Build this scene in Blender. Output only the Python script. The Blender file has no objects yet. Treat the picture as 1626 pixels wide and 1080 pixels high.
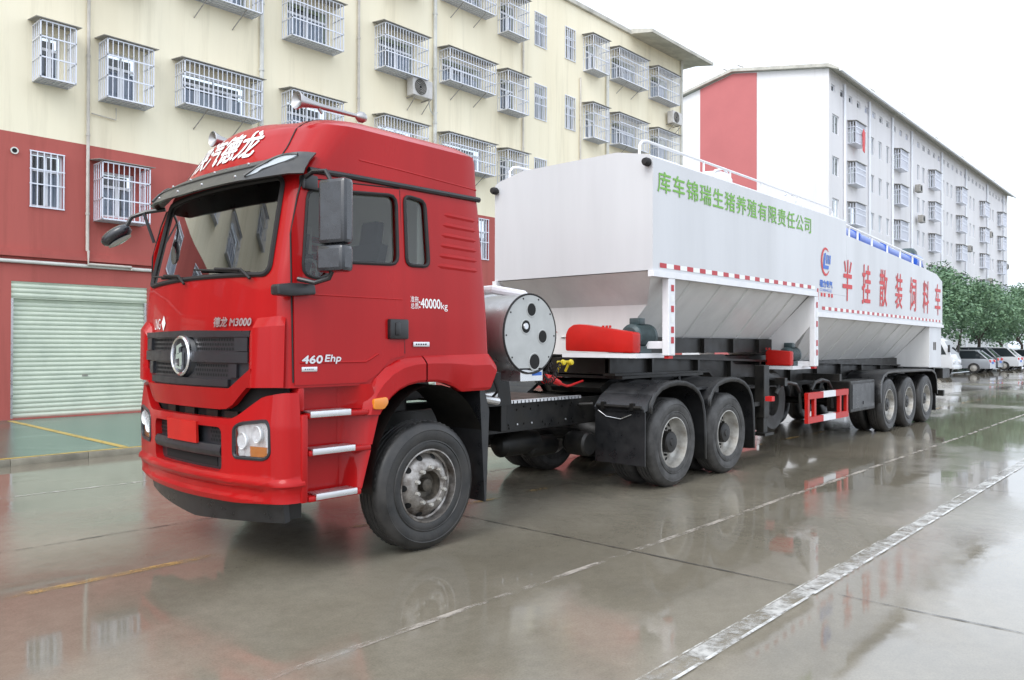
import bpy, bmesh, math, random
from mathutils import Vector, Matrix
random.seed(7)
R = math.radians
C = bpy.context.scene.collection
S = bpy.context.scene
PI = math.pi

# ------------------------------------------------------------------ camera
cam = bpy.data.cameras.new('camera')
camo = bpy.data.objects.new('camera', cam)
C.objects.link(camo)
S.camera = camo
cam.sensor_width = 36.0
cam.lens = 1236.28 / 1626 * 36.0
cam.clip_start = 0.05
cam.clip_end = 3000
_y, _p, _r = 0.8336, 0.0062, 0.0026
_f = Vector((math.sin(_y) * math.cos(_p), math.cos(_y) * math.cos(_p), math.sin(_p)))
_rt = Vector((math.cos(_y), -math.sin(_y), 0))
_up = _rt.cross(_f)
_r2 = _rt * math.cos(_r) + _up * math.sin(_r)
_u2 = -_rt * math.sin(_r) + _up * math.cos(_r)
camo.matrix_world = Matrix(((_r2.x, _u2.x, -_f.x, -4.3031), (_r2.y, _u2.y, -_f.y, -4.8141), (_r2.z, _u2.z, -_f.z, 1.6925), (0, 0, 0, 1)))

# ------------------------------------------------------------------ overcast sky + soft sun
SUN_EL, SUN_AZ = 46, 258          # azimuth from +Y towards +X (compass style)
w = bpy.data.worlds.new('World')
S.world = w
w.use_nodes = True
nt = w.node_tree
for n in list(nt.nodes): nt.nodes.remove(n)
out = nt.nodes.new('ShaderNodeOutputWorld')
bg = nt.nodes.new('ShaderNodeBackground')
sky = nt.nodes.new('ShaderNodeTexSky')
sky.sky_type = 'NISHITA'
sky.sun_disc = False
sky.sun_elevation = R(SUN_EL)
sky.sun_rotation = R(SUN_AZ)
sky.air_density = 1.2
sky.dust_density = 5
hs = nt.nodes.new('ShaderNodeHueSaturation')
hs.inputs['Saturation'].default_value = 0.22
mx = nt.nodes.new('ShaderNodeMixRGB')
mx.inputs['Fac'].default_value = 0.6
mx.inputs['Color2'].default_value = (10.4, 11.4, 12.9, 1)     # even cloud cover
nt.links.new(sky.outputs[0], hs.inputs['Color'])
nt.links.new(hs.outputs[0], mx.inputs['Color1'])
tcw = nt.nodes.new('ShaderNodeTexCoord')
cn = nt.nodes.new('ShaderNodeTexNoise')
cn.inputs['Scale'].default_value = 2.3
cn.inputs['Detail'].default_value = 5
crp = nt.nodes.new('ShaderNodeValToRGB')
crp.color_ramp.elements[0].position = .3
crp.color_ramp.elements[1].position = .7
crp.color_ramp.elements[0].color = (.72, .73, .75, 1)
crp.color_ramp.elements[1].color = (1.22, 1.22, 1.21, 1)
cm = nt.nodes.new('ShaderNodeMixRGB')
cm.blend_type = 'MULTIPLY'
cm.inputs['Fac'].default_value = 1
nt.links.new(tcw.outputs['Generated'], cn.inputs['Vector'])
nt.links.new(cn.outputs['Fac'], crp.inputs[0])
nt.links.new(mx.outputs[0], cm.inputs['Color1'])
nt.links.new(crp.outputs[0], cm.inputs['Color2'])
nt.links.new(cm.outputs[0], bg.inputs['Color'])
bg.inputs['Strength'].default_value = 0.12
nt.links.new(bg.outputs[0], out.inputs[0])
sl = bpy.data.lights.new('sun', 'SUN')
so = bpy.data.objects.new('sun', sl)
C.objects.link(so)
sl.energy = 0.65
sl.angle = R(25)
sl.color = (1, .985, .965)
_d = Vector((math.sin(R(SUN_AZ)) * math.cos(R(SUN_EL)), math.cos(R(SUN_AZ)) * math.cos(R(SUN_EL)), math.sin(R(SUN_EL))))
so.rotation_euler = (-_d).to_track_quat('-Z', 'Y').to_euler()
so.location = (0, 0, 40)
S.view_settings.view_transform = 'Standard'
S.view_settings.look = 'None'
S.view_settings.exposure = 0.70
S.view_settings.gamma = 1.0
S.cycles.max_bounces = 8
S.cycles.transparent_max_bounces = 16

# ------------------------------------------------------------------ materials
def mk(name, col, rough=.5, metal=0, spec=.5, coat=0, vary=0, vscale=3, bump=0, bscale=40, rvary=0, col2=None, streak=False):
    m = bpy.data.materials.new(name)
    m.use_nodes = True
    t = m.node_tree
    b = t.nodes['Principled BSDF']
    b.inputs['Base Color'].default_value = (*col, 1)
    b.inputs['Roughness'].default_value = rough
    b.inputs['Metallic'].default_value = metal
    b.inputs['Specular IOR Level'].default_value = spec
    b.inputs['Coat Weight'].default_value = coat
    b.inputs['Coat Roughness'].default_value = .045
    if vary or bump or rvary:
        tc = t.nodes.new('ShaderNodeTexCoord')
        mp = t.nodes.new('ShaderNodeMapping')
        t.links.new(tc.outputs['Object'], mp.inputs[0])
        if streak: mp.inputs['Scale'].default_value = (1, 1, .12)
        no = t.nodes.new('ShaderNodeTexNoise')
        no.inputs['Scale'].default_value = vscale
        no.inputs['Detail'].default_value = 6
        no.inputs['Roughness'].default_value = .62
        t.links.new(mp.outputs[0], no.inputs['Vector'])
        if vary:
            mxx = t.nodes.new('ShaderNodeMixRGB')
            rp = t.nodes.new('ShaderNodeValToRGB')
            rp.color_ramp.elements[0].position = .38
            rp.color_ramp.elements[1].position = .68
            t.links.new(no.outputs['Fac'], rp.inputs[0])
            t.links.new(rp.outputs[0], mxx.inputs['Fac'])
            c2 = col2 or tuple(c * (1 - vary) for c in col)
            mxx.inputs['Color1'].default_value = (*col, 1)
            mxx.inputs['Color2'].default_value = (*c2, 1)
            t.links.new(mxx.outputs[0], b.inputs['Base Color'])
        if rvary:
            mr = t.nodes.new('ShaderNodeMapRange')
            mr.inputs['To Min'].default_value = max(0, rough - rvary)
            mr.inputs['To Max'].default_value = min(1, rough + rvary)
            mr.inputs['From Min'].default_value = .3
            mr.inputs['From Max'].default_value = .7
            t.links.new(no.outputs['Fac'], mr.inputs[0])
            t.links.new(mr.outputs[0], b.inputs['Roughness'])
        if bump:
            n2 = t.nodes.new('ShaderNodeTexNoise')
            n2.inputs['Scale'].default_value = bscale
            n2.inputs['Detail'].default_value = 4
            t.links.new(tc.outputs['Object'], n2.inputs['Vector'])
            bp = t.nodes.new('ShaderNodeBump')
            bp.inputs['Strength'].default_value = bump
            bp.inputs['Distance'].default_value = .01
            t.links.new(n2.outputs['Fac'], bp.inputs['Height'])
            t.links.new(bp.outputs[0], b.inputs['Normal'])
    return m

def stain(m, amt=.86):
    t = m.node_tree
    b = t.nodes['Principled BSDF']
    src = b.inputs['Base Color'].links[0].from_socket
    tc = t.nodes.new('ShaderNodeTexCoord')
    mp = t.nodes.new('ShaderNodeMapping')
    mp.inputs['Scale'].default_value = (2.2, 2.2, .14)
    n = t.nodes.new('ShaderNodeTexNoise')
    n.inputs['Scale'].default_value = 1
    n.inputs['Detail'].default_value = 7
    n.inputs['Roughness'].default_value = .68
    r = t.nodes.new('ShaderNodeValToRGB')
    r.color_ramp.elements[0].position = .52
    r.color_ramp.elements[1].position = .78
    r.color_ramp.elements[0].color = (1, 1, 1, 1)
    r.color_ramp.elements[1].color = (amt, amt * .99, amt * .96, 1)
    x = t.nodes.new('ShaderNodeMixRGB')
    x.blend_type = 'MULTIPLY'
    x.inputs['Fac'].default_value = 1
    t.links.new(tc.outputs['Object'], mp.inputs[0])
    t.links.new(mp.outputs[0], n.inputs['Vector'])
    t.links.new(n.outputs['Fac'], r.inputs[0])
    t.links.new(src, x.inputs['Color1'])
    t.links.new(r.outputs[0], x.inputs['Color2'])
    t.links.new(x.outputs[0], b.inputs['Base Color'])

def mk_glass(name, tint, refl=1.0, rough=.0):
    m = bpy.data.materials.new(name)
    m.use_nodes = True
    t = m.node_tree
    for n in list(t.nodes): t.nodes.remove(n)
    o = t.nodes.new('ShaderNodeOutputMaterial')
    tr = t.nodes.new('ShaderNodeBsdfTransparent')
    tr.inputs[0].default_value = (*tint, 1)
    gl = t.nodes.new('ShaderNodeBsdfGlossy')
    gl.inputs['Roughness'].default_value = rough
    fr = t.nodes.new('ShaderNodeFresnel')
    fr.inputs[0].default_value = 1.52
    mu = t.nodes.new('ShaderNodeMath')
    mu.operation = 'MULTIPLY'
    mu.inputs[1].default_value = refl
    mu.use_clamp = True
    mi = t.nodes.new('ShaderNodeMixShader')
    t.links.new(fr.outputs[0], mu.inputs[0])
    t.links.new(mu.outputs[0], mi.inputs[0])
    t.links.new(tr.outputs[0], mi.inputs[1])
    t.links.new(gl.outputs[0], mi.inputs[2])
    t.links.new(mi.outputs[0], o.inputs[0])
    return m

M = {}
M['red'] = mk('red_paint', (.41, .008, .009), .34, coat=.3, spec=.12, vary=.2, vscale=1.6, rvary=.09, streak=True)
M['red2'] = mk('red_guard_paint', (.52, .012, .008), .42, spec=.35, coat=.1, vary=.15, vscale=4)
M['seam'] = mk('seam_black', (.015, .013, .013), .7)
M['black'] = mk('black_plastic', (.012, .0125, .014), .33, vary=.4, vscale=6, rvary=.1, col2=(.026, .026, .027))
M['visor'] = mk('visor_plastic', (.028, .028, .029), .34, vary=.5, vscale=5, rvary=.1, col2=(.055, .053, .05))
M['mirrorcase'] = mk('mirror_case', (.022, .024, .03), .27, coat=.5, vary=.35, vscale=9, rvary=.08)
M['grille'] = mk('grille_plastic', (.022, .024, .028), .36, rvary=.1, vary=.2, vscale=8)
M['hole'] = mk('recess_shade', (.006, .006, .006), .8)  # near-black colour standing in for the shade inside openings
M['frame'] = mk('chassis_black', (.007, .007, .007), .42, spec=.35, vary=.5, vscale=5, rvary=.12, col2=(.019, .017, .014))
M['rubber'] = mk('tyre_rubber', (.014, .014, .014), .45, vary=.5, vscale=5, rvary=.15, col2=(.045, .042, .039), bump=.15, bscale=60)
M['rubber2'] = mk('tyre_rubber_dusty', (.062, .06, .058), .55, vary=.5, vscale=6, rvary=.1, col2=(.024, .023, .022), bump=.15, bscale=60)
M['steel'] = mk('wheel_steel_worn', (.38, .36, .34), .38, metal=.75, vary=.75, vscale=9, rvary=.15, col2=(.09, .07, .055))
M['hubm'] = mk('hub_grime_shade', (.11, .095, .075), .5, metal=.4, vary=.7, vscale=14, col2=(.035, .03, .025))  # dirty steel, its colour darkened for the shade of the recessed hub
M['rim'] = mk('wheel_silver', (.50, .49, .46), .42, metal=.4, vary=.5, vscale=7, rvary=.1, col2=(.26, .24, .21))
M['chrome'] = mk('chrome', (.78, .78, .8), .12, metal=1, rvary=.05, vscale=10)
M['lampgrey'] = mk('marker_lamp_grey', (.36, .39, .41), .2, coat=.6)
M['reflector'] = mk('lamp_reflector', (.93, .94, .95), .3, metal=.0, spec=1, rvary=.1, vscale=30)
M['alu'] = mk('brushed_aluminium', (.66, .66, .67), .32, metal=.9, rvary=.12, vscale=14)
M['horn'] = mk('dull_chrome', (.42, .41, .41), .28, metal=.9, rvary=.1, vscale=12)
M['lng'] = mk('tank_steel', (.5, .5, .5), .34, metal=.8, rvary=.1, vscale=5, vary=.12)
M['endcap'] = mk('grey_end_plate', (.46, .47, .46), .45, vary=.15, vscale=4, rvary=.08)
M['white'] = mk('tank_white', (.60, .605, .62), .38, coat=.25, vary=.09, vscale=1.1, rvary=.1, streak=True, bump=.35, bscale=1.3)
M['hop'] = mk('hopper_white', (.80, .795, .785), .4, coat=.2, vary=.14, vscale=2.2, rvary=.1, streak=True)
M['white2'] = mk('white_trim', (.8, .8, .82), .4, vary=.08, vscale=5)
M['tape_r'] = mk('tape_red', (.45, .01, .02), .35)
M['tape_w'] = mk('tape_white', (.82, .82, .8), .35)
M['green'] = mk('lettering_green', (.16, .42, .04), .45)
M['redtxt'] = mk('lettering_red', (.6, .02, .02), .45)
M['bluetxt'] = mk('lettering_blue', (.03, .14, .55), .45)
M['wtxt'] = mk('lettering_white', (.85, .85, .84), .4)
M['blue'] = mk('blue_pipe', (.02, .1, .5), .4, coat=.3, vary=.2, vscale=5)
M['amber'] = mk('amber_lens', (.75, .24, .02), .2, coat=.6)
M['motor'] = mk('motor_green_grey', (.05, .08, .085), .42, vary=.4, vscale=14)
M['yellow'] = mk('yellow_coupling', (.65, .5, .02), .4)
M['lens'] = mk_glass('lamp_lens', (.98, .985, .99), .45)
M['wind'] = mk_glass('windscreen_glass', (.95, .97, .96), 3.2)
M['sideglass'] = mk_glass('side_glass', (.84, .89, .86), 1.2)
M['mirror'] = mk('mirror_glass', (.6, .63, .66), .03, metal=1)
M['seatm'] = mk('seat_fabric', (.06, .06, .065), .85, bump=.2, bscale=90)
M['inner'] = mk('cab_lining', (.72, .71, .67), .75)
M['dash'] = mk('dashboard_plastic', (.09, .09, .088), .6)
M['paper'] = mk('paper', (.8, .8, .78), .7)
M['gold'] = mk('ornament_gold', (.6, .4, .05), .35, metal=.5)

M['cream'] = mk('cream_render', (.92, .85, .66), .85, vary=.13, vscale=.5, bump=.12, bscale=30, streak=True, col2=(.82, .74, .55))
M['redwall'] = mk('red_render', (.46, .108, .09), .8, vary=.2, vscale=.8, bump=.12, bscale=30, streak=True)
stain(M['cream'], .80)
stain(M['redwall'], .74)
M['plinth'] = mk('grey_plinth', (.3, .3, .28), .8, vary=.3, vscale=2)
M['wwall'] = mk('white_render', (.74, .725, .735), .85, vary=.07, vscale=.35, bump=.08, bscale=20, streak=True)
stain(M['wwall'], .88)
M['pinkred'] = mk('faded_red_render', (.50, .15, .15), .85, vary=.08, vscale=.4)
M['roofc'] = mk('roof_concrete', (.55, .53, .47), .85, vary=.3, vscale=2)
M['frame_w'] = mk('white_upvc', (.76, .78, .82), .4)
M['cage'] = mk('cage_steel', (.70, .72, .79), .35, metal=.35)
M['tin'] = mk('cage_tin_roof', (.36, .34, .31), .55, vary=.4, vscale=6)
M['curtain'] = mk('lavender_curtain', (.50, .53, .68), .9, vary=.5, vscale=5, streak=True, col2=(.74, .76, .84))
M['room'] = mk('dark_room', (.07, .08, .09), .9)
M['pane'] = mk_glass('window_glass', (.75, .82, .83), 1.6)
M['shutter'] = mk('roller_shutter_paint', (.62, .68, .56), .5, vary=.12, vscale=2, col2=(.52, .58, .48))
M['pipe'] = mk('plastic_pipe', (.62, .58, .52), .55, vary=.25, vscale=3)
M['pipew'] = mk('plastic_pipe_white', (.7, .7, .66), .5, vary=.2, vscale=3)
M['acm'] = mk('ac_casing', (.62, .6, .58), .5, vary=.2, vscale=8)
M['trunk'] = mk('bark', (.075, .06, .05), .9, vary=.4, vscale=8, bump=.4)
M['kerb'] = mk('kerb_concrete', (.3, .28, .22), .6, vary=.4, vscale=3, bump=.3, bscale=25)
M['carw'] = mk('car_white', (.56, .57, .59), .3, coat=.5)
M['cars'] = mk('car_silver', (.34, .36, .39), .3, metal=.4, coat=.5)
M['carg'] = mk('car_grey', (.12, .13, .15), .3, metal=.3, coat=.5)
M['carglass'] = mk('car_glass', (.02, .025, .03), .06, spec=.7)
M['tail'] = mk('tail_lamp', (.5, .015, .015), .2, coat=.5)

def leaf_mat():
    m = bpy.data.materials.new('foliage')
    m.use_nodes = True
    t = m.node_tree
    b = t.nodes['Principled BSDF']
    b.inputs['Roughness'].default_value = .6
    g = t.nodes.new('ShaderNodeNewGeometry')
    rp = t.nodes.new('ShaderNodeValToRGB')
    rp.color_ramp.elements[0].color = (.075, .15, .085, 1)
    rp.color_ramp.elements[1].color = (.17, .28, .15, 1)
    t.links.new(g.outputs['Random Per Island'], rp.inputs[0])
    t.links.new(rp.outputs[0], b.inputs['Base Color'])
    return m
M['leaf'] = leaf_mat()

def wet_mat(name, dry, wet, scale, thr, paint=False, bumpd=.004):
    """wet concrete: damp areas and mirror-like water films by noise in object space"""
    m = bpy.data.materials.new(name)
    m.use_nodes = True
    t = m.node_tree
    L = t.links.new
    b = t.nodes['Principled BSDF']
    tc = t.nodes.new('ShaderNodeTexCoord')
    def noise(sc, det=5, ro=.55, stretch=(1, 1, 1), dist=0):
        mp = t.nodes.new('ShaderNodeMapping')
        mp.inputs['Scale'].default_value = stretch
        L(tc.outputs['Object'], mp.inputs[0])
        n = t.nodes.new('ShaderNodeTexNoise')
        n.inputs['Scale'].default_value = sc
        n.inputs['Detail'].default_value = det
        n.inputs['Roughness'].default_value = ro
        n.inputs['Distortion'].default_value = dist
        L(mp.outputs[0], n.inputs['Vector'])
        return n.outputs['Fac']
    def ramp(f, a, bb, ca, cb):
        r = t.nodes.new('ShaderNodeValToRGB')
        r.color_ramp.elements[0].position = a
        r.color_ramp.elements[1].position = bb
        r.color_ramp.elements[0].color = (*ca, 1)
        r.color_ramp.elements[1].color = (*cb, 1)
        L(f, r.inputs[0])
        return r.outputs[0]
    big = noise(scale, 6, .6, (1, 1.25, 1), .4)
    film = ramp(big, thr - .07, thr + .09, (0, 0, 0), (1, 1, 1))
    fine = noise(9, 8, .7)
    tone = noise(.55, 5, .6)
    c = ramp(tone, .35, .68, dry, wet)
    mm = t.nodes.new('ShaderNodeMixRGB')
    mm.blend_type = 'MULTIPLY'
    mm.inputs['Fac'].default_value = 1
    L(c, mm.inputs['Color1'])
    L(ramp(fine, .3, .7, (.87, .87, .87), (1.07, 1.07, 1.07)), mm.inputs['Color2'])
    gr_ = t.nodes.new('ShaderNodeMixRGB')
    gr_.blend_type = 'MULTIPLY'
    gr_.inputs['Fac'].default_value = 1
    L(mm.outputs[0], gr_.inputs['Color1'])
    L(ramp(noise(75, 3, .8), .32, .6, (.84, .84, .83), (1.05, 1.05, 1.05)), gr_.inputs['Color2'])
    mm = gr_
    md = t.nodes.new('ShaderNodeMixRGB')
    md.blend_type = 'MULTIPLY'
    md.inputs['Color2'].default_value = (.80, .79, .765, 1)
    L(film, md.inputs['Fac'])
    L(mm.outputs[0], md.inputs['Color1'])
    L(md.outputs[0], b.inputs['Base Color'])
    ro = ramp(film, 0, 1, (.17, .17, .17), (.02, .02, .02))
    rr = t.nodes.new('ShaderNodeMixRGB')
    rr.blend_type = 'ADD'
    rr.inputs['Fac'].default_value = .06
    L(ro, rr.inputs['Color1'])
    L(fine, rr.inputs['Color2'])
    L(rr.outputs[0], b.inputs['Roughness'])
    b.inputs['IOR'].default_value = 1.62
    inv = t.nodes.new('ShaderNodeMath')
    inv.operation = 'SUBTRACT'
    inv.inputs[0].default_value = 1
    L(film, inv.inputs[1])
    h = t.nodes.new('ShaderNodeMath')
    h.operation = 'MULTIPLY'
    L(noise(26, 6, .7), h.inputs[0])
    L(inv.outputs[0], h.inputs[1])
    bp = t.nodes.new('ShaderNodeBump')
    bp.inputs['Strength'].default_value = .55
    bp.inputs['Distance'].default_value = bumpd
    L(h.outputs[0], bp.inputs['Height'])
    rip = t.nodes.new('ShaderNodeBump')
    rip.inputs['Strength'].default_value = .25
    rip.inputs['Distance'].default_value = .0035
    L(noise(2.2, 2, .5, (1, 1, 1)), rip.inputs['Height'])
    L(bp.outputs[0], rip.inputs['Normal'])
    L(rip.outputs[0], b.inputs['Normal'])
    return m
M['road'] = wet_mat('wet_concrete', (.28, .252, .200), (.205, .185, .146), .22, .45)
M['fore'] = wet_mat('wet_green_paint', (.085, .16, .125), (.06, .12, .095), .3, .60)

def worn_mat(name, col, thr=.5, scale=7, stretch=(1, 1, 1)):
    """worn road paint: flaked away by noise so the concrete below shows"""
    m = bpy.data.materials.new(name)
    m.use_nodes = True
    t = m.node_tree
    b = t.nodes['Principled BSDF']
    b.inputs['Base Color'].default_value = (*col, 1)
    b.inputs['Roughness'].default_value = .35
    tc = t.nodes.new('ShaderNodeTexCoord')
    mp = t.nodes.new('ShaderNodeMapping')
    mp.inputs['Scale'].default_value = stretch
    n = t.nodes.new('ShaderNodeTexNoise')
    n.inputs['Scale'].default_value = scale
    n.inputs['Detail'].default_value = 8
    n.inputs['Roughness'].default_value = .72
    rp = t.nodes.new('ShaderNodeValToRGB')
    rp.color_ramp.elements[0].position = thr - .08
    rp.color_ramp.elements[1].position = thr + .1
    t.links.new(tc.outputs['Object'], mp.inputs[0])
    t.links.new(mp.outputs[0], n.inputs['Vector'])
    t.links.new(n.outputs['Fac'], rp.inputs[0])
    t.links.new(rp.outputs[0], b.inputs['Alpha'])
    return m
M['pw'] = worn_mat('worn_white_paint', (.62, .62, .6), .47, 5)
M['pw3'] = worn_mat('worn_white_paint_body', (.50, .49, .46), .52, 3.2)
M['pw2'] = worn_mat('worn_white_paint_faint', (.55, .54, .5), .53, 4)
M['po'] = worn_mat('worn_orange_paint', (.50, .31, .09), .575, 1.3)
M['py'] = worn_mat('worn_yellow_paint', (.50, .34, .06), .38, 5)
M['pj'] = worn_mat('joint_filler', (.40, .36, .31), .50, 6, (.5, 1, 1))
M['dj'] = worn_mat('joint_crack', (.06, .054, .047), .50, 5, (1, .5, 1))

# ------------------------------------------------------------------ object helpers
WL = {}
def wloc(o):
    return WL.get(o.name, Vector((0, 0, 0)))
def empty(name, loc, parent=None):
    o = bpy.data.objects.new(name, None)
    C.objects.link(o)
    o.empty_display_size = .2
    loc = Vector(loc)
    if parent: o.parent = parent
    o.location = loc - (wloc(parent) if parent else Vector((0, 0, 0)))
    WL[o.name] = loc
    return o
def tag(o, label=None, cat=None, group=None, kind=None):
    if label: o['label'] = label
    if cat: o['category'] = cat
    if group: o['group'] = group
    if kind: o['kind'] = kind
    return o
def copy_tree(o, parent=None):
    c = o.copy()
    C.objects.link(c)
    if parent: c.parent = parent
    for ch in list(o.children): copy_tree(ch, c)
    return c

class MB:
    def __init__(s): s.bm = bmesh.new()
    def _tag(s, n0, mi):
        s.bm.faces.ensure_lookup_table()
        for f in s.bm.faces[n0:]: f.material_index = mi
    def poly(s, pts, mi=0):
        f = s.bm.faces.new([s.bm.verts.new(p) for p in pts])
        f.material_index = mi
        return s
    def box(s, lo, hi, mi=0, bev=0):
        n0 = len(s.bm.faces)
        x0, y0, z0 = lo
        x1, y1, z1 = hi
        v = [s.bm.verts.new(p) for p in ((x0, y0, z0), (x1, y0, z0), (x1, y1, z0), (x0, y1, z0), (x0, y0, z1), (x1, y0, z1), (x1, y1, z1), (x0, y1, z1))]
        fs = [s.bm.faces.new([v[i] for i in q]) for q in ((0, 3, 2, 1), (4, 5, 6, 7), (0, 1, 5, 4), (1, 2, 6, 5), (2, 3, 7, 6), (3, 0, 4, 7))]
        if bev:
            es = list({e for f in fs for e in f.edges})
            bmesh.ops.bevel(s.bm, geom=es, offset=bev, segments=2, profile=.5, affect='EDGES')
        s._tag(n0, mi)
        return s
    def prism(s, pts, axis, a, b, mi=0, bev=0):
        """pts: 2D outline; axis 0 -> (y,z) along X, 1 -> (x,z) along Y, 2 -> (x,y) along Z"""
        n0 = len(s.bm.faces)
        def P(p, d):
            return (d, p[0], p[1]) if axis == 0 else (p[0], d, p[1]) if axis == 1 else (p[0], p[1], d)
        A = [s.bm.verts.new(P(p, a)) for p in pts]
        B = [s.bm.verts.new(P(p, b)) for p in pts]
        n = len(pts)
        fs = [s.bm.faces.new(A[::-1]), s.bm.faces.new(B)]
        for i in range(n): fs.append(s.bm.faces.new((A[i], A[(i + 1) % n], B[(i + 1) % n], B[i])))
        bmesh.ops.recalc_face_normals(s.bm, faces=fs)
        if bev:
            es = list({e for f in fs[:2] for e in f.edges})
            bmesh.ops.bevel(s.bm, geom=es, offset=bev, segments=2, profile=.5, affect='EDGES')
        s._tag(n0, mi)
        return s
    def grid(s, rows, mi=0, close=False):
        n0 = len(s.bm.faces)
        V = [[s.bm.verts.new(p) for p in r] for r in rows]
        for i in range(len(V) - 1):
            m = len(V[i])
            for j in range(m if close else m - 1):
                k = (j + 1) % m
                try: s.bm.faces.new((V[i][j], V[i][k], V[i + 1][k], V[i + 1][j]))
                except ValueError: pass
        s._tag(n0, mi)
        return V
    def lathe(s, prof, c, axis=1, n=48, mi=0, sgn=1):
        """prof: (radius, offset along axis)"""
        rows = []
        for r, d in prof:
            row = []
            for i in range(n):
                a = 2 * PI * i / n
                u, v = max(r, 1e-4) * math.cos(a), max(r, 1e-4) * math.sin(a)
                p = (u, d * sgn, v) if axis == 1 else (d * sgn, u, v) if axis == 0 else (u, v, d * sgn)
                row.append((c[0] + p[0], c[1] + p[1], c[2] + p[2]))
            rows.append(row)
        n0 = len(s.bm.faces)
        s.grid(rows, mi, True)
        s.bm.faces.ensure_lookup_table()
        bmesh.ops.recalc_face_normals(s.bm, faces=s.bm.faces[n0:])
        return s
    def cyl(s, a, b, r, n=12, mi=0, r2=None):
        a, b = Vector(a), Vector(b)
        return s.tube([a, b], r, n, mi, r2)
    def tube(s, pts, r, n=8, mi=0, r2=None, caps=True):
        pts = [Vector(p) for p in pts]
        rows = []
        up = None
        for i, p in enumerate(pts):
            d = (pts[min(i + 1, len(pts) - 1)] - pts[max(i - 1, 0)]).normalized()
            if up is None:
                up = Vector((0, 0, 1)) if abs(d.z) < .9 else Vector((1, 0, 0))
            x = d.cross(up)
            if x.length < 1e-4: x = d.cross(Vector((0, 1, 0)))
            x.normalize()
            up = x.cross(d).normalized()
            rr = r if r2 is None else r + (r2 - r) * i / (len(pts) - 1)
            rows.append([p + (x * math.cos(2 * PI * k / n) + up * math.sin(2 * PI * k / n)) * rr for k in range(n)])
        n0 = len(s.bm.faces)
        V = s.grid(rows, mi, True)
        if caps:
            s.bm.faces.new(V[0][::-1])
            s.bm.faces.new(V[-1])
        s._tag(n0, mi)
        s.bm.faces.ensure_lookup_table()
        bmesh.ops.recalc_face_normals(s.bm, faces=s.bm.faces[n0:])
        return s
    def build(s, name, mats, parent=None, smooth=28, loc=None, local=False):
        me = bpy.data.meshes.new(name)
        base = wloc(parent) if parent else Vector((0, 0, 0))
        org = Vector(loc) if loc is not None else base
        if not local:
            for v in s.bm.verts: v.co -= org
        s.bm.to_mesh(me)
        s.bm.free()
        for m in (mats if isinstance(mats, (list, tuple)) else [mats]): me.materials.append(M[m] if isinstance(m, str) else m)
        if smooth:
            me.shade_smooth()
            me.set_sharp_from_angle(angle=R(smooth))
        o = bpy.data.objects.new(name, me)
        C.objects.link(o)
        if parent: o.parent = parent
        o.location = org - base if not local else (0, 0, 0)
        WL[o.name] = org
        return o

def bcut(o, cutters):
    for c in cutters:
        md = o.modifiers.new('cut', 'BOOLEAN')
        md.operation = 'DIFFERENCE'
        md.solver = 'EXACT'
        md.object = c
    bpy.context.view_layer.update()
    dg = bpy.context.evaluated_depsgraph_get()
    me = bpy.data.meshes.new_from_object(o.evaluated_get(dg))
    o.modifiers.clear()
    old = o.data
    nm = old.name
    o.data = me
    bpy.data.meshes.remove(old)
    me.name = nm
    me.shade_smooth()
    me.set_sharp_from_angle(angle=R(32))

def text(name, body, size, mapf, mat, parent, bold=0.0, shear=0, sx=1.0, fit=None, thick=.0015, spacing=1.0):
    """mapf(u, v, d) -> world point; u right, v up, d out of the surface"""
    cu = bpy.data.curves.new(name, 'FONT')
    cu.body = body
    cu.size = size
    cu.shear = shear
    cu.resolution_u = 3
    cu.space_character = spacing
    t = bpy.data.objects.new('tmp_text', cu)
    C.objects.link(t)
    bpy.context.view_layer.update()
    me = bpy.data.meshes.new_from_object(t.evaluated_get(bpy.context.evaluated_depsgraph_get()))
    bpy.data.objects.remove(t)
    bm = bmesh.new()
    bm.from_mesh(me)
    bpy.data.meshes.remove(me)
    xs = [v.co.x for v in bm.verts]
    ys = [v.co.y for v in bm.verts]
    x0, wd = min(xs), max(xs) - min(xs)
    y0, ht = min(ys), max(ys) - min(ys)
    base = wloc(parent)
    src = bm
    bm = bmesh.new()
    shifts = [(0, 0, 0)]
    if bold: shifts += [(bold, 0, .0003), (-bold, 0, .0006), (0, bold, .0009), (0, -bold, .0012)]
    for du_, dv_, dd_ in shifts:
        vm = {}
        for v in src.verts:
            u, vv = (v.co.x - x0), (v.co.y - y0)
            if fit: u, vv = u / wd * fit[0], vv / ht * fit[1]
            else: u *= sx
            vm[v] = bm.verts.new(Vector(mapf(u + du_, vv + dv_, thick + dd_)) - base)
        for f in src.faces: bm.faces.new([vm[v] for v in f.verts])
    src.free()
    m2 = bpy.data.meshes.new(name)
    bm.to_mesh(m2)
    bm.free()
    m2.materials.append(M[mat])
    o = bpy.data.objects.new(name, m2)
    C.objects.link(o)
    o.parent = parent
    WL[o.name] = base
    return o

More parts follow.
